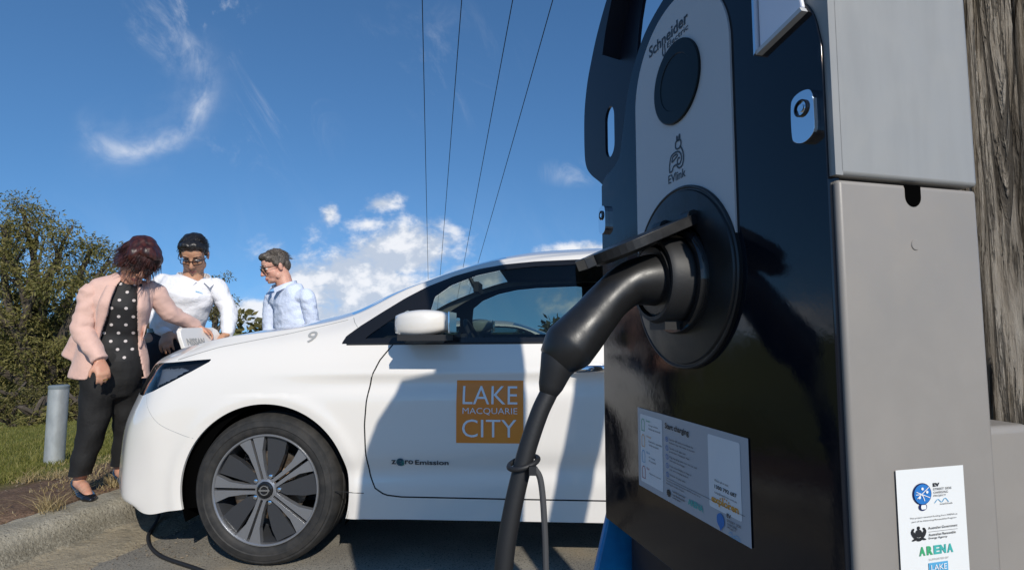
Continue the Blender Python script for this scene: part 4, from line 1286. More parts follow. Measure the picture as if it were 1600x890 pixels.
# clip with its strap
ck = MB(); c0 = Vector(cl((.172, .1640, .888)))
ring_ = []
for q in range(28):
    a_ = 2 * math.pi * q / 28; ring_.append(c0 + mw.to_3x3() @ Vector((.0108 * math.cos(a_), .0125 * math.sin(a_), -.0035 * math.sin(a_) + .001 * math.cos(a_))))
ck.tube(ring_ + ring_[:1], .0022, 10, cap=False)
ck.box(c0 + mw.to_3x3() @ Vector((-.013, -.004, -.003)), (.006, .010, .007))
ck.build('cable_clip', M['black_matte'], cabl, True, 40)
stp = [c0 + mw.to_3x3() @ Vector(p) for p in ((-.012, -.0060, -.002), (-.013, -.0110, -.012), (-.014, -.0135, -.04), (-.014, -.0150, -.09), (-.014, -.016, -.20), (-.010, -.012, -.40), (0, .0, -.55))]
M['strap'] = mat('grey_cord', (.06, .06, .062), .7)
MB().tube([Vector(p) for p in catmull(np.array([tuple(p) for p in stp]), 40)], .0026, 10).build('strap', M['strap'], cabl)

# ------------------------------------------------------------------ timber power pole
d_, e_ = Vector((-math.sin(R(14.7)), math.cos(R(14.7)), 0)), Vector((math.cos(R(14.7)), math.sin(R(14.7)), 0))
PC = CH_P + e_ * .380 + d_ * .27
PR = .180
wood = bpy.data.materials.new('weathered_timber'); wood.use_nodes = True
t = wood.node_tree; X.nt = t; b = t.nodes['Principled BSDF']; b.inputs['Roughness'].default_value = .9; b.inputs['Specular IOR Level'].default_value = .15
tcn = t.nodes.new('ShaderNodeTexCoord'); mp_ = t.nodes.new('ShaderNodeMapping'); mp_.inputs['Scale'].default_value = (1, 1, .095); t.links.new(tcn.outputs['Object'], mp_.inputs[0])
g1 = nz(mp_.outputs[0], 62, 9, .72, .5); g2 = nz(mp_.outputs[0], 190, 6, .75, .3)
mp3 = t.nodes.new('ShaderNodeMapping'); mp3.inputs['Scale'].default_value = (1, 1, .16); t.links.new(tcn.outputs['Object'], mp3.inputs[0])
g3 = nz(mp3.outputs[0], 9, 4, .55, .4)
cr = t.nodes.new('ShaderNodeValToRGB'); t.links.new(g1.k, cr.inputs[0])
for i, (p_, c_) in enumerate([(.33, (.05, .039, .028)), (.43, (.20, .165, .125)), (.54, (.36, .31, .25)), (.72, (.47, .42, .355))]):
    el_ = cr.color_ramp.elements[i] if i < 2 else cr.color_ramp.elements.new(p_)
    el_.position = p_; el_.color = (*c_, 1)
m2 = t.nodes.new('ShaderNodeMix'); m2.data_type = 'RGBA'; m2.blend_type = 'MULTIPLY'
t.links.new((sstep(g2, .25, .6) * -.36 + .36).k, m2.inputs[0]); t.links.new(cr.outputs[0], m2.inputs[6]); m2.inputs[7].default_value = (.22, .17, .12, 1)
m3 = t.nodes.new('ShaderNodeMix'); m3.data_type = 'RGBA'; t.links.new((sstep(g3, .52, .68) * .45).k, m3.inputs[0]); t.links.new(m2.outputs[2], m3.inputs[6]); m3.inputs[7].default_value = (.27, .25, .225, 1)
mp5 = t.nodes.new('ShaderNodeMapping'); mp5.inputs['Scale'].default_value = (1, 1, .06); t.links.new(tcn.outputs['Object'], mp5.inputs[0])
g5 = nz(mp5.outputs[0], 24, 7, .6, .9); ck5 = sstep(X.op('ABSOLUTE', g5 - .5), .028, .004); g6 = nz(mp5.outputs[0], 75, 5, .6, .6); ck6 = sstep(X.op('ABSOLUTE', g6 - .5), .03, .004) * .6
ckk = X.op('MAXIMUM', ck5, ck6)
m4 = t.nodes.new('ShaderNodeMix'); m4.data_type = 'RGBA'; t.links.new((ckk * .80).k, m4.inputs[0]); t.links.new(m3.outputs[2], m4.inputs[6]); m4.inputs[7].default_value = (.03, .024, .018, 1)
t.links.new(m4.outputs[2], b.inputs['Base Color'])
bn = t.nodes.new('ShaderNodeBump'); bn.inputs['Strength'].default_value = 1; bn.inputs['Distance'].default_value = .012
t.links.new((g1 * .7 + g2 * .5 - ckk * .9).k, bn.inputs['Height']); t.links.new(bn.outputs[0], b.inputs['Normal'])
pole = thing('power_pole', 'rough weathered timber power pole behind the charging station, carrying the overhead wires', 'power pole', PC)
zs = np.concatenate([np.arange(-.3, .7, .05), np.arange(.7, 1.75, .007), np.arange(1.8, 11.01, .2)]); vs_ = []; fs_ = []; ns = 420
for z_ in zs:
    for k_ in range(ns):
        a_ = 2 * math.pi * k_ / ns
        cx, sx_ = math.cos(a_), math.sin(a_)
        wav = noise.noise((cx * 1.2, sx_ * 1.2, z_ * .5)) * .006
        wob_a = a_ + .05 * noise.noise((cx * 3, sx_ * 3, z_ * 1.1))
        gro = noise.noise((math.cos(wob_a) * 13, math.sin(wob_a) * 13, z_ * .55)); gro = -max(0, gro - .14) * .075
        gro2 = -max(0, noise.noise((math.cos(wob_a) * 34, math.sin(wob_a) * 34, z_ * 1.4)) - .1) * .014 - max(0, noise.noise((math.cos(wob_a) * 80, math.sin(wob_a) * 80, z_ * 4)) - .1) * .006
        r__ = PR * (1 - .012 * z_) + wav + gro + gro2
        vs_.append((r__ * cx, r__ * sx_, z_))
for i in range(len(zs) - 1):
    for k_ in range(ns): fs_.append((i * ns + k_, i * ns + (k_ + 1) % ns, (i + 1) * ns + (k_ + 1) % ns, (i + 1) * ns + k_))
fs_.append(tuple((len(zs) - 1) * ns + k_ for k_ in range(ns)))
obj('shaft', vs_, fs_, wood, pole)
WD = Vector((-.1447, 1, -.2)).normalized()           # run of the wires, falling downhill
wl = [-1.952, -1.025, .0, .865]                       # x of each wire 12 m ahead
arm_c = Vector((0, 0, 10.45))
MB().box((.55, 0, 10.42), (3.3, .10, .12), Matrix.Rotation(R(8), 3, 'Z')).build('crossarm', wood, pole)
w4 = []
for i, px_ in enumerate((660, 721, 800, 862)):
    p_ = at(px_, 0, 12.0); w4.append(p_ - Vector((-.1447, 1, -.2)) * (12.0 - PC.y - (-.0 if True else 0)))
for p_ in w4: MB().lathe([(.02, -.10), (.05, -.08), (.03, -.05), (.055, -.03), (.03, 0), (.02, .02), (.001, .02)], 14, Matrix.Translation(Vector((p_.x - PC.x, p_.y - PC.y, p_.z)))).build('insulator', M['pale'], pole)
far_at = []
M['wire'] = mat('dark_wire', (.02, .02, .02), .6)
lab = ['leftmost dark overhead wire, dropping straight to the car bonnet end', 'second overhead wire from the left above the car', 'third overhead wire from the left, slanting down over the car', 'rightmost dark overhead wire beside the charging station top']
for i, (px0, px1, py1) in enumerate(((660, 669, 430), (721, 688, 425), (800, 724, 413), (862, 747, 408))):
    a_ = at(px0, 0, 12.0); b_ = at(px1, py1, 31.0); dv = (b_ - a_) / 19.0
    p0 = a_ - dv * (12.0 - PC.y); p1 = a_ + dv * 30.0
    ww = MB(); pts = []
    for q in np.linspace(0, 1, 40):
        p_ = p0.lerp(p1, q); p_.z -= .12 * (4 * q * (1 - q)) - .0; pts.append(p_)
    ww.tube(pts, .0115, 6)
    o_ = ww.build('overhead_wire', M['wire']); tag(o_, lab[i], 'wire', 'overhead power wires'); far_at.append(p1)
fp_ = sum(far_at, Vector()) / 4
for nm_, lo_, hi_ in (('panel', .05, .16), ('grey', .42, .62), ('grey_up', .36, .52), ('plug', .36, .58), ('disc', .34, .5)):
    t = M[nm_].node_tree; X.nt = t; b = t.nodes['Principled BSDF']; q_ = t.nodes.new('ShaderNodeTexCoord')
    r_ = sstep(nz(q_.outputs['Object'], 26, 7, .7, .4), .40, .72) * (hi_ - lo_) + lo_; t.links.new(r_.k, b.inputs['Roughness'])
pole2 = thing('power_pole', 'distant timber power pole at the far end of the overhead wires, behind the car', 'power pole', (fp_.x, fp_.y, -7))
MB().tube([(0, 0, 0), (0, 0, fp_.z + 7.1)], [.17, .13], 14, dome=False).build('shaft', wood, pole2)
MB().box((0, 0, fp_.z + 7 - .08), (far_at[3].x - far_at[0].x + .4, .12, .12)).build('crossarm', wood, pole2)

# meter cabinet strapped high on the pole (throws the stepped shadow on the car door) and a small box low at the right
mc = thing('pole_box', 'arched grey metal service box strapped high on the timber pole', 'service box', PC + Vector((0, 0, 1.47)), CH_RZ - R(90))
bx = [(-.440, 0), (.10, 0), (.10, .70), (-.290, .70), (-.315, .64), (-.385, .54), (-.425, .43), (-.440, .2)]
MB().prism(bx, .17, .33, Matrix(((1, 0, 0, 0), (0, 0, -1, 0), (0, 1, 0, 0), (0, 0, 0, 1)))).build('casing', M['grey'], mc, bevel=.006)
MB().lathe([(.19, -.02), (.192, -.02), (.192, .02), (.19, .02)], 40, Matrix.Translation((0, 0, .15))).build('strap', M['steel'], mc)
sb = thing('cable_box', 'low grey cable box on the pole beside the charging station', 'cable box', CH_P + e_ * .189 + d_ * .05, CH_RZ - R(90))
MB().box((.0, .08, .335), (.13, .14, 1.17)).build('casing', M['grey'], sb, bevel=.006)

# unseen board added right of the pole to cast the slanted shadow on the door
pr_ = thing('shadow_board', 'unseen leaning board added right of the power pole to shade the car door', 'timber board', (.62, .47, 0))
MB().add([(p[0] - .62, p[1] - .47, p[2]) for p in ((.60, .46, .0), (.76, .46, .0), (.60, .49, .0), (.76, .49, .0), (1.00, .46, 2.16), (1.15, .46, 2.20), (1.00, .49, 2.16), (1.15, .49, 2.20))], [(0, 1, 3, 2), (4, 6, 7, 5), (0, 4, 5, 1), (2, 3, 7, 6), (0, 2, 6, 4), (1, 5, 7, 3)]).build('board', wood, pr_, bevel=.004)

# ------------------------------------------------------------------ trees, grass, bollard
def foliage_mat(name, c1, c2, c3):
    m = bpy.data.materials.new(name); m.use_nodes = True
    t = m.node_tree; X.nt = t; b = t.nodes['Principled BSDF']; b.inputs['Roughness'].default_value = .6; b.inputs['Specular IOR Level'].default_value = .25
    g = t.nodes.new('ShaderNodeNewGeometry'); cr = t.nodes.new('ShaderNodeValToRGB'); t.links.new(g.outputs['Random Per Island'], cr.inputs[0])
    for i, (p_, c_) in enumerate(((0, c1), (.5, c2), (1, c3))):
        e = cr.color_ramp.elements[i] if i < 2 else cr.color_ramp.elements.new(p_)
        e.position = p_; e.color = (*c_, 1)
    t.links.new(cr.outputs[0], b.inputs['Base Color'])
    tl = t.nodes.new('ShaderNodeBsdfTranslucent'); t.links.new(cr.outputs[0], tl.inputs[0])
    mx = t.nodes.new('ShaderNodeMixShader'); mx.inputs[0].default_value = .28
    o = t.nodes['Material Output']
    t.links.new(b.outputs[0], mx.inputs[1]); t.links.new(tl.outputs[0], mx.inputs[2]); t.links.new(mx.outputs[0], o.inputs[0])
    return m


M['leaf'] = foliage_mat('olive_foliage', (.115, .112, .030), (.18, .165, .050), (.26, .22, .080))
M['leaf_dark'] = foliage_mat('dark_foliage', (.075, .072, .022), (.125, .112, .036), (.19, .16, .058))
M['bark'] = mat('dark_bark', (.055, .042, .032), .9, var=(.10, .08, .06), vscale=12, bump=(40, .8, .01))


def leaves(name, centers, per, spread, size, m, parent, droop=.35, seed=1, aspect=3.2):
    """clumps of narrow leaves: centers (n,3) with radius spread (n,)"""
    g = np.random.default_rng(seed); n = len(centers) * per
    c = np.repeat(centers, per, 0); sp = np.repeat(spread, per)
    d_ = g.normal(size=(n, 3)); d_ /= np.linalg.norm(d_, axis=1)[:, None]
    r_ = g.random(n) ** .45 * sp
    p = c + d_ * r_[:, None] * np.array([1, 1, .72])
    ax = d_ * .6 + g.normal(size=(n, 3)) * .55; ax[:, 2] -= droop; ax /= np.linalg.norm(ax, axis=1)[:, None]
    up = g.normal(size=(n, 3)); s_ = np.cross(ax, up); s_ /= np.maximum(np.linalg.norm(s_, axis=1), 1e-6)[:, None]
    L = size * (.6 + .8 * g.random(n)); W = L / aspect
    a = p; b_ = p + ax * (L * .5)[:, None] + s_ * (W * .5)[:, None]; e_ = p + ax * L[:, None]; f_ = p + ax * (L * .5)[:, None] - s_ * (W * .5)[:, None]
    v_ = np.stack([a, b_, e_, f_], 1).reshape(-1, 3)
    me = bpy.data.meshes.new(name); me.vertices.add(4 * n); me.loops.add(4 * n); me.polygons.add(n)
    me.vertices.foreach_set('co', v_.ravel()); me.loops.foreach_set('vertex_index', np.arange(4 * n))
    me.polygons.foreach_set('loop_start', np.arange(n) * 4); me.polygons.foreach_set('loop_total', np.full(n, 4)); me.materials.append(m); me.update()
    o = bpy.data.objects.new(name, me); col.objects.link(o); o.parent = parent; return o


def tree(name, label, loc, lobes, trunk_h, m, seed, per=42, size=.20, nclump=26, trunk_r=.22, group=None, clump_r=.42, cat='tree'):
    """lobes: (dx, dy, dz, radius) masses of the crown relative to the base"""
    t_ = thing(name, label, cat, loc, 0, group); g = random.Random(seed); gn = np.random.default_rng(seed)
    tr = MB(); fork = Vector((0, 0, trunk_h)); tr.tube([(0, 0, -.8), (.03, 0, trunk_h * .5), fork], [trunk_r * 1.25, trunk_r, trunk_r * .85], 10)
    cs = []; rs = []
    for (x, y, z, r_) in lobes:
        c = Vector((x, y, z)); mid_ = fork.lerp(c, .5) + Vector((g.uniform(-.3, .3), g.uniform(-.3, .3), g.uniform(-.1, .4)))
        tr.tube([tuple(p) for p in catmull(np.array([tuple(fork - Vector((0, 0, .2))), tuple(mid_), tuple(c)]), 9)], list(np.linspace(trunk_r * .55, .035, 9)), 7)
        k_ = max(4, int(nclump * r_ ** 2))
        for i in range(k_):
            d_ = Vector((g.gauss(0, 1), g.gauss(0, 1), g.gauss(0, 1))).normalized(); rad = r_ * (g.random() ** .38)
            q = c + Vector((d_.x, d_.y, d_.z * .8)) * rad
            cs.append(tuple(q)); rs.append(clump_r * g.uniform(.55, 1.25))
            if i % 2 == 0:
                s_ = c.lerp(fork, .25 * g.random()); tr.tube([s_, s_.lerp(q, .5) + Vector((g.uniform(-.15, .15), g.uniform(-.15, .15), g.uniform(0, .2))), q], [.035, .022, .010], 5, dome=False)
    tr.build('trunk', M['bark'], t_)
    leaves('crown', np.array(cs), per, np.array(rs), size, m, t_, seed=seed)
    return t_


def lobes_from(pix, Y, base, dr=.9, seed=3):
    g = random.Random(seed); L = []
    for (px, py, rpx) in pix:
        dY = g.uniform(-dr, dr); p = at(px, py, Y + dY); L.append((p.x - base.x, p.y - base.y, p.z - base.z, rpx / F_PX * Y))
    return L


Y1 = 13.0
b1 = at(60, 655, Y1); b1.z = -1.75
tree('olive_tree', 'big spreading olive green tree at the left edge behind the metal bollard', b1,
     lobes_from([(8, 352, 34), (58, 362, 36), (100, 375, 32), (140, 392, 34), (172, 408, 26), (20, 410, 46), (75, 425, 46), (128, 432, 40), (160, 445, 30), (-30, 380, 50), (-50, 450, 60),
                 (15, 455, 40), (55, 478, 40), (100, 480, 44), (5, 560, 46), (60, 555, 36), (105, 550, 38), (20, 610, 40), (70, 605, 40), (115, 600, 40), (140, 640, 30), (-40, 560, 60), (35, 515, 40), (85, 520, 40), (135, 535, 36), (10, 500, 40), (60, 640, 40), (35, 325, 24), (165, 560, 34), (180, 610, 30)], Y1, b1), 1.5, M['leaf'], 4, per=150, size=.085, nclump=30, clump_r=.40)
b2 = at(345, 560, 15.0); b2.z = -2.0
tree('olive_tree', 'small sparse tree showing beside the arm of the middle man in white', b2,
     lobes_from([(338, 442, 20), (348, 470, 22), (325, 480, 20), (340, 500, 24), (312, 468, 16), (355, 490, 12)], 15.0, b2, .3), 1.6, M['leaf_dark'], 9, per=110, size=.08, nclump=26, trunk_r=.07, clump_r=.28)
b3 = at(225, 640, 17.0); b3.z = -2.4
tree('olive_tree', 'dense tree directly behind the woman and the middle man', b3,
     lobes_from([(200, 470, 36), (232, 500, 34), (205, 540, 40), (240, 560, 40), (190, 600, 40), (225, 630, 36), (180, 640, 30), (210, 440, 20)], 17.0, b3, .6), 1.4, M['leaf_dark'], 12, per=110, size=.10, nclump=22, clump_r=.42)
# low scrub under the trees
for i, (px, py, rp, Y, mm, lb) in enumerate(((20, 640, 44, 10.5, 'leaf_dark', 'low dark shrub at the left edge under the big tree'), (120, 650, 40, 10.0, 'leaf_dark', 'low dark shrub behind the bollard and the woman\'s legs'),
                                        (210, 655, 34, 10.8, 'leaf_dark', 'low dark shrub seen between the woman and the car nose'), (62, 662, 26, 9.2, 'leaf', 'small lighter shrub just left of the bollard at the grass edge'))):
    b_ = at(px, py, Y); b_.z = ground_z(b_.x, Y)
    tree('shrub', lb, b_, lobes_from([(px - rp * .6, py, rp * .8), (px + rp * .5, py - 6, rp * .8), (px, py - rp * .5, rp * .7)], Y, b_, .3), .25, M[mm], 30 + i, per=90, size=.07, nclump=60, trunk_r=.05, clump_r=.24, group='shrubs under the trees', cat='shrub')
# far low treeline
tl = []; g_ = random.Random(5)
cs = []; rs = []
for i in range(240):
    x_ = g_.uniform(-75, 60); Y_ = g_.uniform(62, 90)
    top = 1.9 + 1.4 * noise.noise((x_ * .12, 1, 2)) + (2.0 if -41 < x_ < -34.5 else 0)
    z_ = g_.uniform(-6, top); cs.append((x_, Y_, z_)); rs.append(g_.uniform(1.0, 2.2))
o_ = leaves('distant_treeline', np.array(cs), 60, np.array(rs), .9, M['leaf_dark'], None, .1, 77, 1.6); o_['kind'] = 'stuff'

# grass blades on the verge slope
M['grass'] = foliage_mat('green_grass', (.10, .115, .02), (.17, .17, .038), (.26, .23, .075))
M['straw'] = foliage_mat('dry_straw', (.30, .22, .10), (.42, .32, .16), (.52, .42, .24))


def blades(name, pts, h_, w_, m, seed, lean=.5, parent=None, off=None):
    g = np.random.default_rng(seed); n = len(pts); p = np.array(pts)
    a = g.random(n) * 2 * np.pi; d_ = np.stack([np.cos(a), np.sin(a), np.zeros(n)], 1); hh = h_ * (.5 + g.random(n))[:, None] if np.isscalar(h_) else np.array(h_)[:, None]
    b_ = g.random(n) * 2 * np.pi; ln = np.stack([np.cos(b_), np.sin(b_), np.zeros(n)], 1) * (lean * g.random(n))[:, None]
    m1 = p + (ln * .4 + np.array([0, 0, .62])) * hh; t_ = p + (ln * 1.1 + np.array([0, 0, 1.0])) * hh
    v_ = np.stack([p - d_ * w_, p + d_ * w_, m1 + d_ * w_ * .7, m1 - d_ * w_ * .7, t_], 1).reshape(-1, 3)
    if off is not None: v_ = v_ - np.array(off)
    f_ = []
    for i in range(n): k = 5 * i; f_ += [(k, k + 1, k + 2, k + 3), (k + 3, k + 2, k + 4)]
    return obj(name, v_, f_, m, parent, True)


pts = []; g_ = random.Random(21)
while len(pts) < 52000:
    Y_ = 2.6 + 7.2 * g_.random() ** 1.4; x_ = g_.uniform(-1.15 * Y_ - .4, kerb_x(Y_) - .9)
    s_ = kerb_x(Y_) - .14 - x_
    ed = s_ + .55 * noise.noise((x_ * 1.9, Y_ * 1.9, 0)) * .8
    if ed < 1.0 + .25 * g_.random(): continue
    pts.append((x_, Y_, ground_z(x_, Y_) + .012 - .012))
o_ = blades('grass', pts, .032, .0032, M['grass'], 3, .9); o_['kind'] = 'stuff'
dry = []
while len(dry) < 2600:
    Y_ = g_.uniform(2.0, 5.2); x_ = kerb_x(Y_) - .14 - abs(g_.gauss(0.75, .38))
    if noise.noise((x_ * 2.6, Y_ * 2.6, 9)) < .12: continue
    dry.append((x_, Y_, ground_z(x_, Y_)))
o_ = blades('dry_grass', dry, .018, .0022, M['straw'], 6, 1.8); o_['kind'] = 'stuff'
tl_ = ['pale dry grass tuft nearest the camera beside the kerb, in front of the woman', 'pale dry grass tuft by the woman\'s rear shoe at the car bumper', 'small dry grass tuft left of the woman at the grass edge', 'thin dry grass tuft behind the woman\'s front foot']
for i, (px, py, n_, h_) in enumerate(((78, 800, 150, .085), (180, 758, 90, .07), (45, 742, 70, .06), (88, 740, 60, .05))):
    q = at(px, py, 3.0); r_ = Vector(q - Vector((0, 0, CAM_H))); s_ = (.125 - CAM_H) / r_.z; c = Vector((0, 0, CAM_H)) + r_ * s_; c.z = ground_z(c.x, c.y)
    t_ = thing('grass_tuft', tl_[i], 'grass tuft', c, 0, 'dry grass tufts on the verge')
    blades('stems', [(c.x + g_.gauss(0, .022), c.y + g_.gauss(0, .022), c.z - .004) for _ in range(n_)], h_, .0016, M['straw'], 40 + i, 2.0, t_, c)
# leaf litter and grit
gr = MB(); M['grit'] = mat('road_grit', (.26, .21, .15), .9, var=(.12, .10, .08), vscale=30)
for i in range(900):
    Y_ = g_.uniform(1.9, 4.2); x_ = kerb_x(Y_) + (g_.uniform(.22, .34) + abs(g_.gauss(0, .35)) if g_.random() < .6 else -.16 - g_.random() * .9)
    z_ = ground_z(x_, Y_) if x_ < kerb_x(Y_) - .14 else .004
    r_ = g_.uniform(.002, .0065); gr.ellipsoid((x_, Y_, z_), (r_, r_ * g_.uniform(.5, 1), r_ * .6), None, 6, 4)
o_ = gr.build('gravel', M['grit'], None); o_['kind'] = 'stuff'

M['galv'] = mat('galvanised_steel', (.36, .38, .385), .45, metal=.35, var=(.46, .48, .48), vscale=22, bump=(60, .15, .001), stretch=(1, 1, .35))
bo = at(84.5, 722, 4.1); bt = at(84.5, 601, 4.1)
bl_ = thing('bollard', 'round galvanised steel bollard on the grass edge left of the woman', 'bollard', (bo.x, bo.y, bo.z - .03))
hb2 = bt.z - bo.z + .03
MB().lathe([(.0615, -.2), (.0615, hb2 - .024)], 40).build('post', M['galv'], bl_)
M['cap'] = mat('grey_cap', (.17, .20, .215), .5)
MB().lathe([(.0635, hb2 - .026), (.0640, hb2 - .008), (.058, hb2 - .001), (.0001, hb2)], 40).build('cap', M['cap'], bl_)

# ------------------------------------------------------------------ second white car beyond, a copy of the first
car2 = thing('hatchback_car', 'second white car farther back, glimpsed through the side windows of the near car', 'car', (2.0, 11.3, -.25), R(180))


def copy_tree(src, dst):
    for ch in list(src.children):
        if ch.name.split('.')[0] in ('lettering', 'door_sticker', 'charge_lid'): continue
        c = ch.copy(); col.objects.link(c); c.parent = dst; copy_tree(ch, c)


copy_tree(car, car2)

# ------------------------------------------------------------------ people
M['skin_w'] = mat('skin_fair_warm', (.60, .32, .21), .5, var=(.53, .25, .16), vscale=16, sss=.12, bump=(160, .08, .001))
M['skin_m'] = mat('skin_tan', (.52, .28, .165), .5, var=(.45, .22, .13), vscale=16, sss=.12, bump=(160, .08, .001))
M['skin_f'] = mat('skin_pink', (.64, .35, .25), .5, var=(.57, .27, .19), vscale=16, sss=.12, bump=(160, .08, .001))
M['hair_auburn'] = mat('auburn_hair', (.022, .007, .006), .38, var=(.075, .018, .012), vscale=60, stretch=(1, 1, .25), bump=(90, .6, .004))
M['hair_black'] = mat('black_hair', (.008, .007, .007), .35, var=(.020, .017, .015), vscale=80, stretch=(1, 1, .3), bump=(120, .6, .003))
M['hair_grey'] = mat('greying_brown_hair', (.06, .045, .034), .5, var=(.14, .115, .09), vscale=90, bump=(160, .5, .002))
M['jacket'] = mat('pale_pink_jacket', (.70, .45, .37), .85, var=(.66, .42, .345), vscale=8, sheen=.2, bump=[(500, .25, .0008), (20, .5, .010)])
M['lining'] = mat('jacket_lining', (.42, .30, .26), .8)
M['white_shirt'] = mat('white_shirt', (.78, .77, .79), .75, bump=[(22, .7, .014), (500, .2, .0006)])
M['blue_shirt'] = mat('pale_blue_shirt', (.62, .68, .82), .75, bump=[(22, .7, .014), (500, .2, .0006)])
M['trousers'] = mat('black_trousers', (.007, .0065, .0065), .8, bump=[(14, .6, .012), (500, .2, .0006)])
M['navy'] = mat('navy_trousers', (.010, .011, .018), .8, bump=[(14, .5, .012)])
M['shoe'] = mat('black_patent_shoe', (.010, .010, .012), .12, coat=.6)
M['eye'] = mat('eye_white', (.70, .66, .62), .2); M['iris'] = mat('dark_iris', (.02, .012, .008), .15)
M['lip'] = mat('lips', (.42, .14, .12), .45)
M['specs'] = mat('black_spectacle_frame', (.012, .011, .011), .25)
M['spec_lens'] = glass('spectacle_lens', (.80, .82, .84))
M['gold'] = mat('gold', (.75, .52, .20), .2, metal=1)
dots = bpy.data.materials.new('black_blouse_white_spots'); dots.use_nodes = True
t = dots.node_tree; X.nt = t; b = t.nodes['Principled BSDF']; b.inputs['Roughness'].default_value = .75
tcn = t.nodes.new('ShaderNodeTexCoord'); s3 = t.nodes.new('ShaderNodeSeparateXYZ'); t.links.new(tcn.outputs['Object'], s3.inputs[0])
px_ = X(s3.outputs[0]) * .87 + X(s3.outputs[1]) * .5; pz_ = X(s3.outputs[2])
row = X.op('FLOOR', pz_ / .044); ax_ = X.op('FRACT', px_ / .064 + X.op('MODULO', row, 2.0) * .5) - .5; az_ = X.op('FRACT', pz_ / .044) - .5
dd = X.op('SQRT', (ax_ * .064) * (ax_ * .064) + (az_ * .044) * (az_ * .044))
mx = t.nodes.new('ShaderNodeMix'); mx.data_type = 'RGBA'; t.links.new(sstep(dd, .0084, .0070).k, mx.inputs[0]); mx.inputs[6].default_value = (.016, .015, .015, 1); mx.inputs[7].default_value = (.62, .55, .52, 1)
t.links.new(mx.outputs[2], b.inputs['Base Color'])
X.nt = t; bn = t.nodes.new('ShaderNodeBump'); bn.inputs['Strength'].default_value = .5; bn.inputs['Distance'].default_value = .01
t.links.new(nz(tcn.outputs['Object'], 14).k, bn.inputs['Height']); t.links.new(bn.outputs[0], b.inputs['Normal'])


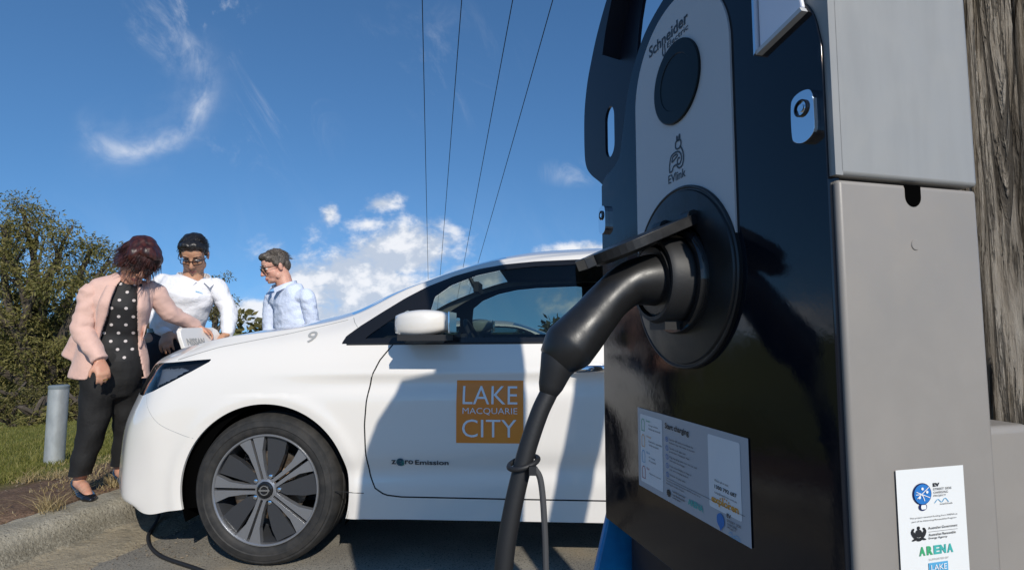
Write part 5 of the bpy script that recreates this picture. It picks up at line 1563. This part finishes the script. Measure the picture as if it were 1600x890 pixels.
class Head:
    """a head frame: c centre between the ears, f facing, u up (towards the crown), r = the person's left"""
    def __init__(s, c, f, u, k=1.0):
        s.c = Vector(c); s.f = Vector(f).normalized(); u = Vector(u); s.u = (u - s.f * u.dot(s.f)).normalized(); s.r = s.u.cross(s.f); s.k = k
    def p(s, x, y, z): return s.c + (s.r * x + s.f * y + s.u * z) * s.k
    def ax(s): return (s.r, s.f, s.u)
    def ell(s, mb, x, y, z, a, b_, c_): mb.ellipsoid(s.p(x, y, z), (a * s.k, b_ * s.k, c_ * s.k), s.ax(), 20, 14)
    def skull(s, mb, jaw=1.0):
        s.ell(mb, 0, -.012, .040, .074, .093, .082)          # cranium
        s.ell(mb, 0, .045, .030, .060, .045, .055)           # forehead
        s.ell(mb, 0, .030, -.045, .058 * jaw, .056, .062)    # face
        s.ell(mb, 0, .050, -.088, .040 * jaw, .036, .030)    # jaw
        s.ell(mb, 0, .076, -.100, .018 * jaw, .016, .014)    # chin
        for sx in (-1, 1):
            s.ell(mb, sx * .034, .068, -.024, .022, .018, .017)      # cheek bone
            s.ell(mb, sx * .030, .083, .020, .022, .010, .008)       # brow ridge
            s.ell(mb, sx * .050 * jaw, .010, -.070, .014, .030, .026)
            s.ell(mb, sx * .077, -.012, -.012, .008, .018, .031)     # ear
            s.ell(mb, sx * .080, -.016, -.002, .007, .015, .020)
            s.ell(mb, sx * .011, .098, -.040, .009, .010, .008)      # nostril wings
        mb.tube([s.p(0, .086, .014), s.p(0, .098, -.012), s.p(0, .112, -.036)], [.009 * s.k, .0105 * s.k, .0125 * s.k], 12)
        mb.tube([s.p(-.018, .083, -.068), s.p(0, .092, -.066), s.p(.018, .083, -.068)], [.006 * s.k, .0085 * s.k, .006 * s.k], 10)
        mb.tube([s.p(-.016, .081, -.079), s.p(0, .089, -.080), s.p(.016, .081, -.079)], [.006 * s.k, .0085 * s.k, .006 * s.k], 10)
    def eyes(s, root, off):
        for sx in (-1, 1):
            e = MB(); s.ell(e, sx * .031, .0755, -.001, .0130, .0120, .0075); eo = e.build('eye', M['eye'], root, off=off)
            i_ = MB(); s.ell(i_, sx * .031, .0850, -.0062, .0058, .0040, .0050); i_.build('iris', M['iris'], eo, off=off)
            l_ = MB(); l_.tube([s.p(sx * .018, .086, .009), s.p(sx * .031, .0915, .0115), s.p(sx * .045, .082, .007)], .0022 * s.k, 8); l_.build('eyelid', M['hair_black'], eo, off=off)
    def brows(s, m, root, off, th=.0032):
        for sx in (-1, 1):
            b_ = MB(); b_.tube([s.p(sx * .014, .094, .023), s.p(sx * .032, .0935, .030), s.p(sx * .052, .078, .024)], [th * s.k, th * 1.15 * s.k, th * .6 * s.k], 8, side=s.u, rb=[.003 * s.k] * 3); b_.build('eyebrow', m, root, off=off)
    def mouth(s, root, off):
        m_ = MB(); m_.tube([s.p(-.020, .0865, -.0735), s.p(-.008, .0965, -.072), s.p(.008, .0965, -.072), s.p(.020, .0865, -.0735)], [.0018 * s.k, .0034 * s.k, .0034 * s.k, .0018 * s.k], 8, side=s.u, rb=[.003 * s.k] * 4)
        m_.tube([s.p(-.018, .086, -.080), s.p(0, .0965, -.083), s.p(.018, .086, -.080)], [.0018 * s.k, .0042 * s.k, .0018 * s.k], 8); m_.build('lips', M['lip'], root, off=off)
    def glasses(s, root, off, w_=.0265, h_=.0175):
        fr_ = MB(); r_ = .0022 * s.k
        for sx in (-1, 1):
            P_ = []
            for q in range(25):
                a_ = 2 * math.pi * q / 24; x_ = math.copysign(abs(math.cos(a_)) ** .55, math.cos(a_)) * w_; z_ = math.copysign(abs(math.sin(a_)) ** .55, math.sin(a_)) * h_
                P_.append(s.p(sx * .034 + x_, .1040 - abs(sx * .034 + x_) ** 2 * 3.2, -.003 + z_))
            fr_.tube(P_, r_, 8, cap=False)
            fr_.tube([s.p(sx * .059, .093, .006), s.p(sx * .074, .078, .008), s.p(sx * .081, .02, .004), s.p(sx * .083, -.02, .0)], r_ * .95, 8)
        fr_.tube([s.p(-.009, .104, .002), s.p(0, .106, .005), s.p(.009, .104, .002)], r_, 8)
        g_ = fr_.build('glasses', M['specs'], root, off=off)
        ln = MB()
        for sx in (-1, 1):
            ring_ = []
            for q in range(20):
                a_ = 2 * math.pi * q / 20; x_ = math.copysign(abs(math.cos(a_)) ** .55, math.cos(a_)) * w_; z_ = math.copysign(abs(math.sin(a_)) ** .55, math.sin(a_)) * h_
                ring_.append(s.p(sx * .034 + x_, .1040 - abs(sx * .034 + x_) ** 2 * 3.2, -.003 + z_))
            l_ = MB().add(ring_, [tuple(range(20))]); l_.build('lens', M['spec_lens'], g_, off=off)


def strands(mb_or_none, H, n, length, r_, seed, region, fall, m, root, off, name='hair_strand', curl=.3):
    """locks of hair lying over the head: one mesh with the cap"""
    g = random.Random(seed); mb = mb_or_none
    for i in range(n):
        th, ph = region(g); st = Vector((math.sin(th) * math.sin(ph), math.sin(th) * math.cos(ph), math.cos(th)))
        p = Vector((st.x * .080, -.012 + st.y * .099, .040 + st.z * .088)); pts = []
        d_ = Vector((st.x, st.y, st.z))
        L = length * g.uniform(.6, 1.25); w1, w2 = g.uniform(-1, 1), g.uniform(-1, 1)
        for q in range(6):
            pts.append(H.p(*p)); f_ = fall(st, q / 5)
            tang = (f_ - d_ * f_.dot(d_) * (.85 if q < 3 else .3)).normalized() + Vector((w1, w2, 0)) * curl * .25 * q / 5
            p = p + tang * (L / 5)
            d_ = Vector((p.x / .080, (p.y + .012) / .099, (p.z - .04) / .088)); l_ = d_.length
            if l_ < 1.03: p = Vector((d_.x / l_ * 1.03 * .080, d_.y / l_ * 1.03 * .099 - .012, d_.z / l_ * 1.03 * .088 + .04))
            d_.normalize()
        k = H.k; mb.tube(pts, [r_ * k, r_ * k * 1.1, r_ * k, r_ * k * .9, r_ * k * .7, r_ * k * .25], 5, dome=False)


def hand(mb, wrist, fwd, palm_n, side, k=1.0, curl=.5, thumb=1.0):
    """palm and five fingers; fwd along the hand, palm_n out of the palm, side towards the thumb"""
    w_ = Vector(wrist); f_ = Vector(fwd).normalized(); n_ = Vector(palm_n); n_ = (n_ - f_ * n_.dot(f_)).normalized(); s_ = f_.cross(n_); s_ = s_ if s_.dot(Vector(side)) > 0 else -s_
    mb.tube([w_ - f_ * .02 * k, w_ + f_ * .02 * k, w_ + f_ * .055 * k, w_ + f_ * .088 * k], [.026 * k, .034 * k, .042 * k, .040 * k], 14, side=s_, rb=[.019 * k, .018 * k, .017 * k, .013 * k])
    for i, (o_, L, a_) in enumerate(((.031, .068, .05), (.0105, .076, .0), (-.0105, .070, -.04), (-.031, .056, -.10))):
        b_ = w_ + f_ * (.082 - (.006 if i in (0, 3) else 0)) * k + s_ * o_ * k; d_ = (f_ + s_ * a_).normalized(); pts = [b_ - d_ * .02 * k, b_]; p = b_; ang = 0
        for q, fr_ in enumerate((.45, .32, .23)):
            ang += curl * (.55, .85, .6)[q] * (1 + .12 * i)
            p = p + (d_ * math.cos(ang) + n_ * math.sin(ang)) * L * fr_ * k; pts.append(p)
        mb.tube(pts, [.0092 * k, .0090 * k, .0082 * k, .0074 * k, .0062 * k], 10)
    b_ = w_ + f_ * .025 * k + s_ * .030 * k; d_ = (f_ * .75 + s_ * .65 * thumb + n_ * .35).normalized(); d2 = (f_ * .95 + s_ * .2 * thumb + n_ * .35).normalized()
    mb.tube([b_ - d_ * .02 * k, b_ + d_ * .02 * k, b_ + d_ * .042 * k, b_ + d_ * .042 * k + d2 * .030 * k], [.013 * k, .0125 * k, .0105 * k, .0075 * k], 10)


def skin(name, mb, voxel, smooth, m, root, off, wrinkle=0.0, wscale=14, cut=None, thick=0.0, edge=None):
    v_, f_ = remeshed(mb, voxel, smooth)
    if wrinkle:
        for i in range(len(v_)):
            p = v_[i]; v_[i] = p + wrinkle * np.array((noise.noise((p[0] * wscale, p[1] * wscale, p[2] * wscale * 1.5)), noise.noise((p[0] * wscale + 9, p[1] * wscale, p[2] * wscale * 1.5)), .3 * noise.noise((p[0] * wscale, p[1] * wscale + 5, p[2] * wscale))))
    if cut is not None:
        f_ = [f for f in f_ if not cut(v_[list(f)].mean(0))]
        us = sorted({i for f in f_ for i in f}); mp_ = {q: k for k, q in enumerate(us)}; v_ = v_[us]; f_ = [tuple(mp_[i] for i in f) for f in f_]
    if edge is not None:
        cnt = {}
        for f in f_:
            for i in range(len(f)):
                k_ = tuple(sorted((f[i], f[(i + 1) % len(f)]))); cnt[k_] = cnt.get(k_, 0) + 1
        bd_ = {i for k_, c_ in cnt.items() if c_ == 1 for i in k_}
        for i in bd_: v_[i] = edge(v_[i])
    o = obj(name, v_ - np.array(off), f_, m, root, True)
    if thick:
        md = o.modifiers.new('solid', 'SOLIDIFY'); md.thickness = thick; md.offset = -1
        s2 = o.modifiers.new('sm', 'SMOOTH'); s2.iterations = 4; s2.factor = .5
    return o


# ---- the woman in the pink jacket (bowed over the open lid)
wf = Vector((.48, -.88, 0)).normalized(); wr = Vector((.88, .48, 0))           # facing; towards her left
base = at(128, 774, 2.97); base.z = ground_z(base.x, base.y)
wo = thing('person', 'woman in pale pink jacket, spotted blouse and black trousers bending over the car nose', 'person', (-2.22, 3.02, base.z))
off = wo.location.copy()
J = lambda px, py, Y: at(px, py, Y)
hipR, hipL = J(160, 572, 3.02), J(192, 570, 3.10)
kneR, kneL = J(146, 660, 3.00), J(200, 655, 3.16)
ankR, ankL = J(125, 744, 2.985), J(189, 738, 3.20)
waist, chest, neckb = J(178, 520, 3.06), J(189, 470, 3.03), J(204, 432, 3.02)
shR, shL = J(146, 452, 2.95), J(240, 454, 3.12)
elR, wrR = J(128, 516, 2.90), J(155, 560, 2.88)
elL, wrL = J(265, 489, 3.20), J(305, 509, 3.36)
hd = Head(J(217, 407, 2.99), (.62, -.55, -.62), (.42, -.02, .9), .95)
hips_w = wr
bd = MB()
bd.tube([hipR.lerp(hipL, .5) - Vector((0, 0, .03)), waist, chest, neckb - Vector((0, 0, .03))], [.115, .095, .110, .060], 20, side=wr, rb=[.085, .070, .080, .045])
bd.tube([neckb - Vector((0, 0, .03)), neckb.lerp(hd.p(0, -.02, -.04), .5), hd.p(0, -.015, -.03)], [.055, .052, .052], 14)
hd.skull(bd, .95)
for a_, b_, c_ in ((shR, elR, wrR), (shL, elL, wrL)): bd.tube([a_, a_.lerp(b_, .5), b_, b_.lerp(c_, .5), c_], [.040, .036, .031, .028, .023], 12)
for a_, b_, c_ in ((hipR, kneR, ankR), (hipL, kneL, ankL)): bd.tube([a_, a_.lerp(b_, .5), b_, b_.lerp(c_, .4), c_ + Vector((0, 0, .01))], [.075, .062, .048, .045, .033], 12)
hR_f = (J(163, 590, 2.87) - wrR).normalized()
hand(bd, wrR + hR_f * .012, hR_f, (-.45, .3, .1), (.6, -.6, -.1), .86, .55)
hL_f = (J(334, 521, 3.43) - wrL).normalized()
hand(bd, wrL + hL_f * .012, hL_f, (.1, .1, -1), (-.2, -1, 0), .88, .75)
for a_, dv in ((ankR, Vector((.80, -.60, 0))), (ankL, Vector((.80, -.60, 0)))):
    dv.normalize(); gz = ground_z(a_.x, a_.y)
    bd.tube([a_ + Vector((0, 0, .01)), Vector((a_.x, a_.y, gz + .065)), Vector((a_.x, a_.y, gz + .06)) + dv * .07, Vector((a_.x, a_.y, gz + .030)) + dv * .15], [.032, .030, .026, .020], 12)
skin('body', bd, .0062, 3, M['skin_w'], wo, off)
bl_ = MB(); bl_.tube([hipR.lerp(hipL, .5) + Vector((0, 0, .02)), waist, chest, neckb - Vector((0, 0, .055))], [.150, .122, .142, .075], 24, side=wr, rb=[.112, .098, .112, .055], dome=True)
skin('blouse', bl_, .010, 3, dots, wo, off, .004)
tr = MB(); tr.tube([hipR.lerp(hipL, .5) + Vector((0, 0, .055)), hipR.lerp(hipL, .5) - Vector((0, 0, .01)), hipR.lerp(hipL, .5) - Vector((0, 0, .10))], [.140, .160, .140], 20, side=wr, rb=[.108, .118, .108])
for a_, b_, c_ in ((hipR, kneR, ankR), (hipL, kneL, ankL)):
    tr.tube([a_ - Vector((0, 0, .02)), a_.lerp(b_, .5), b_, b_.lerp(c_, .5), c_ + Vector((0, 0, .03)), c_ - Vector((0, 0, .03))], [.092, .084, .070, .060, .054, .053], 16, side=wr, rb=[.098, .090, .076, .068, .062, .062], dome=False)
skin('trousers', tr, .009, 2, M['trousers'], wo, off, .010, 9, lambda p: p[2] < ankR.z + .012)
jk = MB()
jk.tube([J(172, 590, 3.07), J(175, 560, 3.07), waist, chest, J(196, 448, 3.03), neckb - Vector((0, 0, .012))], [.190, .170, .138, .158, .142, .064], 28, side=wr, rb=[.145, .133, .122, .132, .100, .068], dome=False)
jk.tube([J(120, 562, 3.05), J(140, 530, 3.06), J(165, 500, 3.06)], [.075, .085, .10], 14, dome=False)
for a_, b_, c_ in ((shR, elR, wrR), (shL, elL, wrL)):
    jk.tube([a_.lerp(chest, .35), a_, a_.lerp(b_, .12)], [.080, .060, .050], 16)
    sl_ = MB(); sl_.tube([a_.lerp(chest, .10) + Vector((0, 0, .004)), a_.lerp(b_, .12), a_.lerp(b_, .5), b_.lerp(a_, .12), b_, b_.lerp(c_, .15), b_.lerp(c_, .6), c_, c_.lerp(b_, -.06)], [.058, .061, .054, .052, .050, .050, .043, .039, .038], 18, dome=False)
    for q in range(9):
        t_ = .05 + .11 * q; p_ = a_.lerp(b_, t_ * 2) if t_ < .5 else b_.lerp(c_, t_ * 2 - 1)
    skin('sleeve', sl_, .0075, 2, M['jacket'], wo, off, .0075, 19)
fr0 = neckb.copy()


def jcut(p):
    q = Vector(p); z = q.z
    if (q - waist).dot(wf) < .03: return False
    # opening between the two front edges, given by photo silhouettes converted to lateral offsets
    s_ = (q - Vector((waist.x, waist.y, 0))).dot(wr)
    zt = [.70, .80, .90, 1.0, 1.08, 1.18, 1.24, 1.30]
    lft = np.interp(z, zt, [-.10, -.075, -.055, -.035, -.012, .005, .02, .05]); rgt = np.interp(z, zt, [.17, .145, .125, .12, .118, .115, .11, .10])
    return lft < s_ < rgt


def jedge(p):
    q = Vector(p)
    if (q - waist).dot(wf) < .03: return p
    s_ = (q - Vector((waist.x, waist.y, 0))).dot(wr); zt = [.70, .80, .90, 1.0, 1.08, 1.18, 1.24, 1.30]
    l_ = np.interp(q.z, zt, [-.10, -.075, -.055, -.035, -.012, .005, .02, .05]); r_ = np.interp(q.z, zt, [.17, .145, .125, .12, .118, .115, .11, .10])
    t_ = l_ if abs(s_ - l_) < abs(s_ - r_) else r_
    return np.array(q + wr * (t_ - s_)) if abs(t_ - s_) < .014 else p


skin('jacket', jk, .0085, 3, M['jacket'], wo, off, .008, 8, jcut, .008, jedge)
jo = [c for c in wo.children if c.name.startswith('jacket')][0]
jb = BVHTree.FromPolygons([tuple(v.co + off) for v in jo.data.vertices], [tuple(p.vertices) for p in jo.data.polygons])
zt_ = [.70, .80, .90, 1.0, 1.08, 1.18, 1.24, 1.30]
for sg_, edge_, z0_ in ((-1, [-.10, -.075, -.055, -.035, -.012, .005, .02, .05], .90), (1, [.17, .145, .125, .12, .118, .115, .11, .10], .90)):
    va = []; nn_ = 26
    for q in range(nn_):
        z_ = z0_ + (1.235 - z0_) * q / (nn_ - 1); t_ = q / (nn_ - 1); e_s = np.interp(z_, zt_, edge_); wd = .006 + .046 * min(1, t_ / .62) * (1 if t_ < .66 else 1 - (t_ - .66) * .7)
        for k_ in range(4):
            s_ = e_s + sg_ * wd * (k_ / 3.0) + sg_ * .002; o3 = Vector((waist.x, waist.y, z_)) + wr * s_ + wf * .5; h = jb.ray_cast(o3, -wf)
            d_h = h[0] if h[0] is not None and (h[0] - o3).length < .5 else o3 - wf * .42
            va.append(d_h + wf * (.006 + .003 * (k_ < 3)))
    fa = [(q * 4 + k_, q * 4 + k_ + 1, q * 4 + k_ + 5, q * 4 + k_ + 4) for q in range(nn_ - 1) for k_ in range(3)]
    lo_ = obj('lapel', [p - off for p in va], fa, M['jacket'], wo, True); md = lo_.modifiers.new('s', 'SOLIDIFY'); md.thickness = .006; md.offset = 0
cr_ = MB()
# collar around the neck
cp = [neckb + wr * (.085 * math.cos(q)) * 1.0 + wf * (-.075 * math.sin(q)) + Vector((0, 0, .028 * math.sin(q) - .010)) for q in np.linspace(-.25, math.pi + .25, 16)]
cr_.tube(cp, [.016] * 16, 10, side=(0, 0, 1), rb=[.008] * 16); cr_.build('collar', M['jacket'], wo, off=off)
for s_, (a_, dv) in zip((0, 1), ((ankR, Vector((.80, -.60, 0)).normalized()), (ankL, Vector((.80, -.60, 0)).normalized()))):
    gz = ground_z(a_.x, a_.y); c0_ = Vector((a_.x, a_.y, gz)); sd = Vector((-dv.y, dv.x, 0))
    sh = MB(); sh.tube([c0_ - dv * .045 + Vector((0, 0, .062)), c0_ - dv * .02 + Vector((0, 0, .052)), c0_ + dv * .04 + Vector((0, 0, .040)), c0_ + dv * .10 + Vector((0, 0, .026)), c0_ + dv * .165 + Vector((0, 0, .020)), c0_ + dv * .19 + Vector((0, 0, .016))], [.030, .034, .034, .040, .034, .018], 16, side=sd, rb=[.030, .026, .020, .023, .019, .012])
    so_ = skin('shoe', sh, .005, 2, M['shoe'], wo, off)
    hl = MB(); hl.tube([c0_ - dv * .045 + Vector((0, 0, .05)), c0_ - dv * .045 - Vector((0, 0, .005))], [.022, .015], 12, dome=False); hl.build('heel', M['shoe'], so_, off=off)
hd.eyes(wo, off); hd.mouth(wo, off); hd.glasses(wo, off, .024, .016)
hr_ = MB()
hd.ell(hr_, 0, -.024, .050, .092, .104, .092); hd.ell(hr_, 0, .050, .088, .070, .050, .036); hd.ell(hr_, 0, -.075, -.02, .080, .050, .075)
for sx in (-1, 1): hd.ell(hr_, sx * .076, -.015, -.010, .026, .060, .075); hd.ell(hr_, sx * .070, .030, .045, .026, .050, .045)
hv, hf = remeshed(hr_, .008, 2)
for i in range(len(hv)): p = hv[i]; hv[i] = p + .012 * np.array((noise.noise((p[0] * 30, p[1] * 30, p[2] * 14)), noise.noise((p[0] * 30 + 7, p[1] * 30, p[2] * 14)), .5 * noise.noise((p[0] * 30, p[1] * 30 + 3, p[2] * 14))))
hm_ = MB().add([tuple(p) for p in hv], hf)
strands(hm_, hd, 1100, .125, .0016, 3, lambda g: (abs(g.gauss(0, .75)) + .12, g.uniform(-math.pi, math.pi)), lambda st, q: Vector((st.x * .5, st.y * .55 + .12, -.75 + .35 * (1 - q))).normalized(), None, wo, off, curl=1.3)
hm_.build('hair', M['hair_auburn'], wo, True, None, off=off)
rg = MB(); rg.lathe([(.0105, -.002), (.0115, 0), (.0105, .002), (.0095, 0), (.0105, -.002)], 20, Matrix.Translation(wrR + hR_f * .115 + Vector((.012, -.01, 0))) @ hR_f.to_track_quat('Z', 'Y').to_matrix().to_4x4()); rg.build('ring', M['gold'], wo, off=off)
br = MB(); br.lathe([(.033, -.004), (.035, 0), (.033, .004), (.031, 0), (.033, -.004)], 26, Matrix.Translation(wrL + hL_f * .008) @ hL_f.to_track_quat('Z', 'Y').to_matrix().to_4x4()); br.build('bracelet', M['gold'], wo, off=off)


# ---- the two men
def man(label, Yc, P_, hd, skin_m, shirt_m, trou_m, hair, rvec, fvec, glasses=True, arms=(), grey=False, jaw=1.05, logo=None, belly=1.0, hairk='short'):
    """P_: dict of joints in world space"""
    gz = ground_z(P_['hip'].x, P_['hip'].y) if P_['hip'].x < kerb_x(P_['hip'].y) - .1 else 0.0
    ro = thing('person', label, 'person', (P_['hip'].x, P_['hip'].y, gz)); off = ro.location.copy()
    k = hd.k; b_ = MB()
    b_.tube([P_['hip'], P_['waist'], P_['chest'], P_['neck'] - Vector((0, 0, .04))], [.135 * k, .128 * k, .145 * k, .08 * k], 20, side=rvec, rb=[.095 * k, .095 * k, .10 * k, .06 * k])
    b_.tube([P_['neck'] - Vector((0, 0, .05)), P_['neck'].lerp(hd.p(0, -.02, -.05), .5), hd.p(0, -.018, -.03)], [.062 * k, .058 * k, .058 * k], 14)
    hd.skull(b_, jaw)
    for (s_, e_, w_, hdv, pn, th) in arms:
        b_.tube([s_.lerp(P_['chest'], .2), s_.lerp(e_, .1), s_.lerp(e_, .5), e_, e_.lerp(w_, .5), w_], [.044 * k, .040 * k, .040 * k, .036 * k, .033 * k, .027 * k], 12); hand(b_, w_ + Vector(hdv).normalized() * .01, hdv, pn, th, 1.05 * k, .5)
    for sx in (-1, 1):
        a_ = P_['hip'] + rvec * (sx * .085 * k); f_ = Vector((a_.x, a_.y, gz)) + rvec * (sx * .03) + P_.get('step', Vector()) * sx; f_.z = ground_z(f_.x, f_.y) if f_.x < kerb_x(f_.y) - .1 else 0.0; kn = a_.lerp(f_, .52) + fvec * .03
        b_.tube([a_, kn, f_ + Vector((0, 0, .09))], [.088 * k, .058 * k, .038 * k], 12); b_.tube([f_ + Vector((0, 0, .09)) - fvec * .02, f_ + Vector((0, 0, .05)), f_ + fvec * .16 + Vector((0, 0, .03))], [.04, .042, .034], 12)
    skin('body', b_, .0062, 3, skin_m, ro, off)
    s2 = MB(); s2.tube([P_['hip'] + Vector((0, 0, .04)), P_['waist'], P_['chest'], P_['chest'].lerp(P_['neck'], .62), P_['neck'] - Vector((0, 0, .02))], [.150 * k * belly, .150 * k * belly, .168 * k, .150 * k, .064 * k], 26, side=rvec, rb=[.112 * k * belly, .118 * k * belly, .122 * k, .090 * k, .064 * k], dome=False)
    for (s_, e_, w_, hdv, pn, th) in arms:
        s2.tube([s_.lerp(P_['chest'], .4), s_, s_.lerp(e_, .10)], [.072 * k, .056 * k, .046 * k], 16)
        s3_ = MB(); s3_.tube([s_.lerp(P_['chest'], .06) + Vector((0, 0, .006)), s_.lerp(e_, .12), s_.lerp(e_, .5), e_.lerp(s_, .12), e_, e_.lerp(w_, .15), e_.lerp(w_, .6), w_ - (w_ - e_) * .04], [.057 * k, .060 * k, .055 * k, .052 * k, .051 * k, .051 * k, .045 * k, .038 * k], 18, dome=True)
        skin('sleeve', s3_, .0075, 2, shirt_m, ro, off, .006, 18)
    nk = P_['neck']; z0_ = nk.z - .105 * k
    def vcut(p):
        q = Vector(p) - nk
        return q.dot(fvec) > .02 and p[2] > z0_ and abs(q.dot(rvec)) < .052 * k * (p[2] - z0_) / (.105 * k)
    skin('shirt', s2, .0070, 2, shirt_m, ro, off, .008, 13)
    co = MB(); n_ = P_['neck']
    for sx in (-1, 1):
        P3 = [n_ - fvec * .082 * k + Vector((0, 0, .030)), n_ + rvec * (sx * .080 * k) - fvec * .015 * k + Vector((0, 0, .020)), n_ + rvec * (sx * .072 * k) + fvec * .066 * k - Vector((0, 0, .012)), n_ + rvec * (sx * .018 * k) + fvec * .104 * k - Vector((0, 0, .042))]
        top = [Vector(p) for p in catmull(np.array([tuple(p) for p in P3]), 12)]
        bot = [p + (p - n_).normalized() * .010 * k - Vector((0, 0, .034 * k)) + rvec * (sx * .034 * (q / 11) ** 2) for q, p in enumerate(top)]
        vs_ = top + bot; th_ = [p + (p - n_).normalized() * .004 for p in vs_]; vs_ = vs_ + th_
        fs_ = []
        for q in range(11): fs_ += [(q, q + 1, 13 + q, 12 + q), (24 + q, 36 + q, 37 + q, 25 + q), (q, 24 + q, 25 + q, q + 1), (12 + q, 13 + q, 37 + q, 36 + q)]
        fs_ += [(11, 23, 47, 35), (0, 12, 36, 24)]
        co.add(vs_, fs_)
    co.build('collar', shirt_m, ro, True, 60, off=off)
    t_ = MB(); t_.tube([P_['hip'] + Vector((0, 0, .065)), P_['hip'], P_['hip'] - Vector((0, 0, .09))], [.145 * k * belly, .150 * k, .14 * k], 20, side=rvec, rb=[.108 * k * belly, .115 * k, .115 * k], dome=False)
    for sx in (-1, 1):
        a_ = P_['hip'] + rvec * (sx * .085 * k) - Vector((0, 0, .03)); f_ = Vector((a_.x, a_.y, gz)) + rvec * (sx * .03) + P_.get('step', Vector()) * sx; f_.z = ground_z(f_.x, f_.y) if f_.x < kerb_x(f_.y) - .1 else 0.0; kn = a_.lerp(f_, .52) + fvec * .03
        t_.tube([a_, a_.lerp(kn, .5), kn, f_ + Vector((0, 0, .07))], [.108 * k, .098 * k, .084 * k, .068 * k], 14, dome=False)
        sh = MB(); sh.tube([f_ - fvec * .06 + Vector((0, 0, .045)), f_ + fvec * .05 + Vector((0, 0, .045)), f_ + fvec * .15 + Vector((0, 0, .032)), f_ + fvec * .21 + Vector((0, 0, .026))], [.042, .044, .046, .030], 14, side=rvec, rb=[.045, .042, .030, .02]); sh.build('shoe', M['shoe'], ro, off=off)
    skin('trousers', t_, .011, 2, trou_m, ro, off, .008, 9)
    be = MB(); be.tube([P_['hip'] + Vector((0, 0, .045)), P_['hip'] + Vector((0, 0, .072))], [.153 * k * belly, .153 * k * belly], 28, side=rvec, rb=[.116 * k * belly] * 2, dome=False); be.build('belt', M['shoe'], ro, off=off)
    hd.eyes(ro, off); hd.brows(hair, ro, off); hd.mouth(ro, off)
    if glasses: hd.glasses(ro, off)
    h_ = MB()
    hd.ell(h_, 0, -.020, .052, .080, .096, .080); hd.ell(h_, 0, -.070, .0, .066, .042, .066)
    hd.ell(h_, 0, .052, .092, .062, .040, .028)
    for sx in (-1, 1): hd.ell(h_, sx * .070, -.018, .035, .013, .046, .050); hd.ell(h_, sx * .058, .040, .070, .018, .030, .026)
    hv, hf = remeshed(h_, .007, 2)
    for i in range(len(hv)): p = hv[i]; hv[i] = p + .006 * np.array((noise.noise((p[0] * 45, p[1] * 45, p[2] * 20)), noise.noise((p[0] * 45 + 7, p[1] * 45, p[2] * 20)), noise.noise((p[0] * 45, p[1] * 45 + 3, p[2] * 20))))
    hm_ = MB().add([tuple(p) for p in hv], hf)
    strands(hm_, hd, 800, .045, .0013, 8, lambda g: (abs(g.gauss(0, .62)) + .05, math.pi + g.uniform(-2.3, 2.3)), lambda st, q: Vector((st.x * .7 + .15, st.y - .6, -.2 - .5 * q)).normalized(), None, ro, off, curl=.2)
    hm_.build('hair', hair, ro, True, None, off=off)
    return ro, off


f1 = Vector((.80, -.60, 0)).normalized(); r1 = Vector((.95, .30, 0)).normalized()
Ym = 3.66
h1 = Head(at(303, 397, Ym - .06), (.30, -.80, -.62), (.16, -.48, .9), 1.03)
P1 = dict(hip=at(272, 530, Ym + .02), waist=at(281, 500, Ym), chest=at(292, 458, Ym - .03), neck=at(301, 431, Ym - .02), step=Vector((0, .04, 0)))
sR, sL = at(252, 440, Ym - .04), at(339, 447, Ym + .02)
m1, o1 = man('young black-haired man in white shirt and dark glasses leaning in beside the woman', Ym, P1, h1, M['skin_m'], M['white_shirt'], M['navy'], M['hair_black'], r1, f1,
    arms=[(sR, at(238, 490, Ym + .05), at(262, 520, Ym - .10), (.3, -.6, -.5), (.3, .3, -1), (1, 0, 0)), (sL, at(358, 486, Ym + .02), at(356, 521, Ym - .12), (-.55, -.45, -.45), (0, 0, -1), (-.3, -1, 0))])
lt, lf_ = text_mesh('explore', .016, .0003)
cen = P1['chest'] + r1 * .0 + f1 * .150 + Vector((0, 0, .005))
bv = BVHTree.FromPolygons([tuple(v.co) for v in [c for c in m1.children if c.name.startswith('shirt')][0].data.vertices], [tuple(p.vertices) for p in [c for c in m1.children if c.name.startswith('shirt')][0].data.polygons])
vs_ = []
for a, b_ in lt:
    q = cen + r1 * a + Vector((0, 0, b_ - a * .25)) + f1 * .3 - o1; h = bv.ray_cast(q, -f1); vs_.append((h[0] + f1 * .003) if h[0] is not None else q - f1 * .3)
obj('chest_emblem', vs_, lf_, M['ink_lblue'], m1, False)

f3 = Vector((-.62, -.78, 0)).normalized(); r3 = Vector((.78, -.62, 0)).normalized()
Yn = 4.45
h3 = Head(at(430, 416, Yn - .03), (-.72, -.58, -.36), (-.28, -.22, .93), 1.07)
P3 = dict(hip=at(462, 560, Yn), waist=at(458, 512, Yn), chest=at(456, 472, Yn), neck=at(447, 443, Yn), step=Vector((.02, .03, 0)))
man('man in pale blue shirt and glasses looking down, standing behind the car bonnet', Yn, P3, h3, M['skin_f'], M['blue_shirt'], M['navy'], M['hair_grey'], r3, f3, belly=1.08, jaw=1.1,
    arms=[(at(480, 462, Yn - .12), at(489, 510, Yn - .08), at(470, 545, Yn - .18), (-.4, -.4, -.8), (-.6, .4, 0), (-.6, -.6, .2)), (at(424, 466, Yn + .12), at(421, 512, Yn + .10), at(425, 548, Yn + .02), (-.3, -.3, -.9), (.3, .5, 0), (-.6, -.6, .2))])
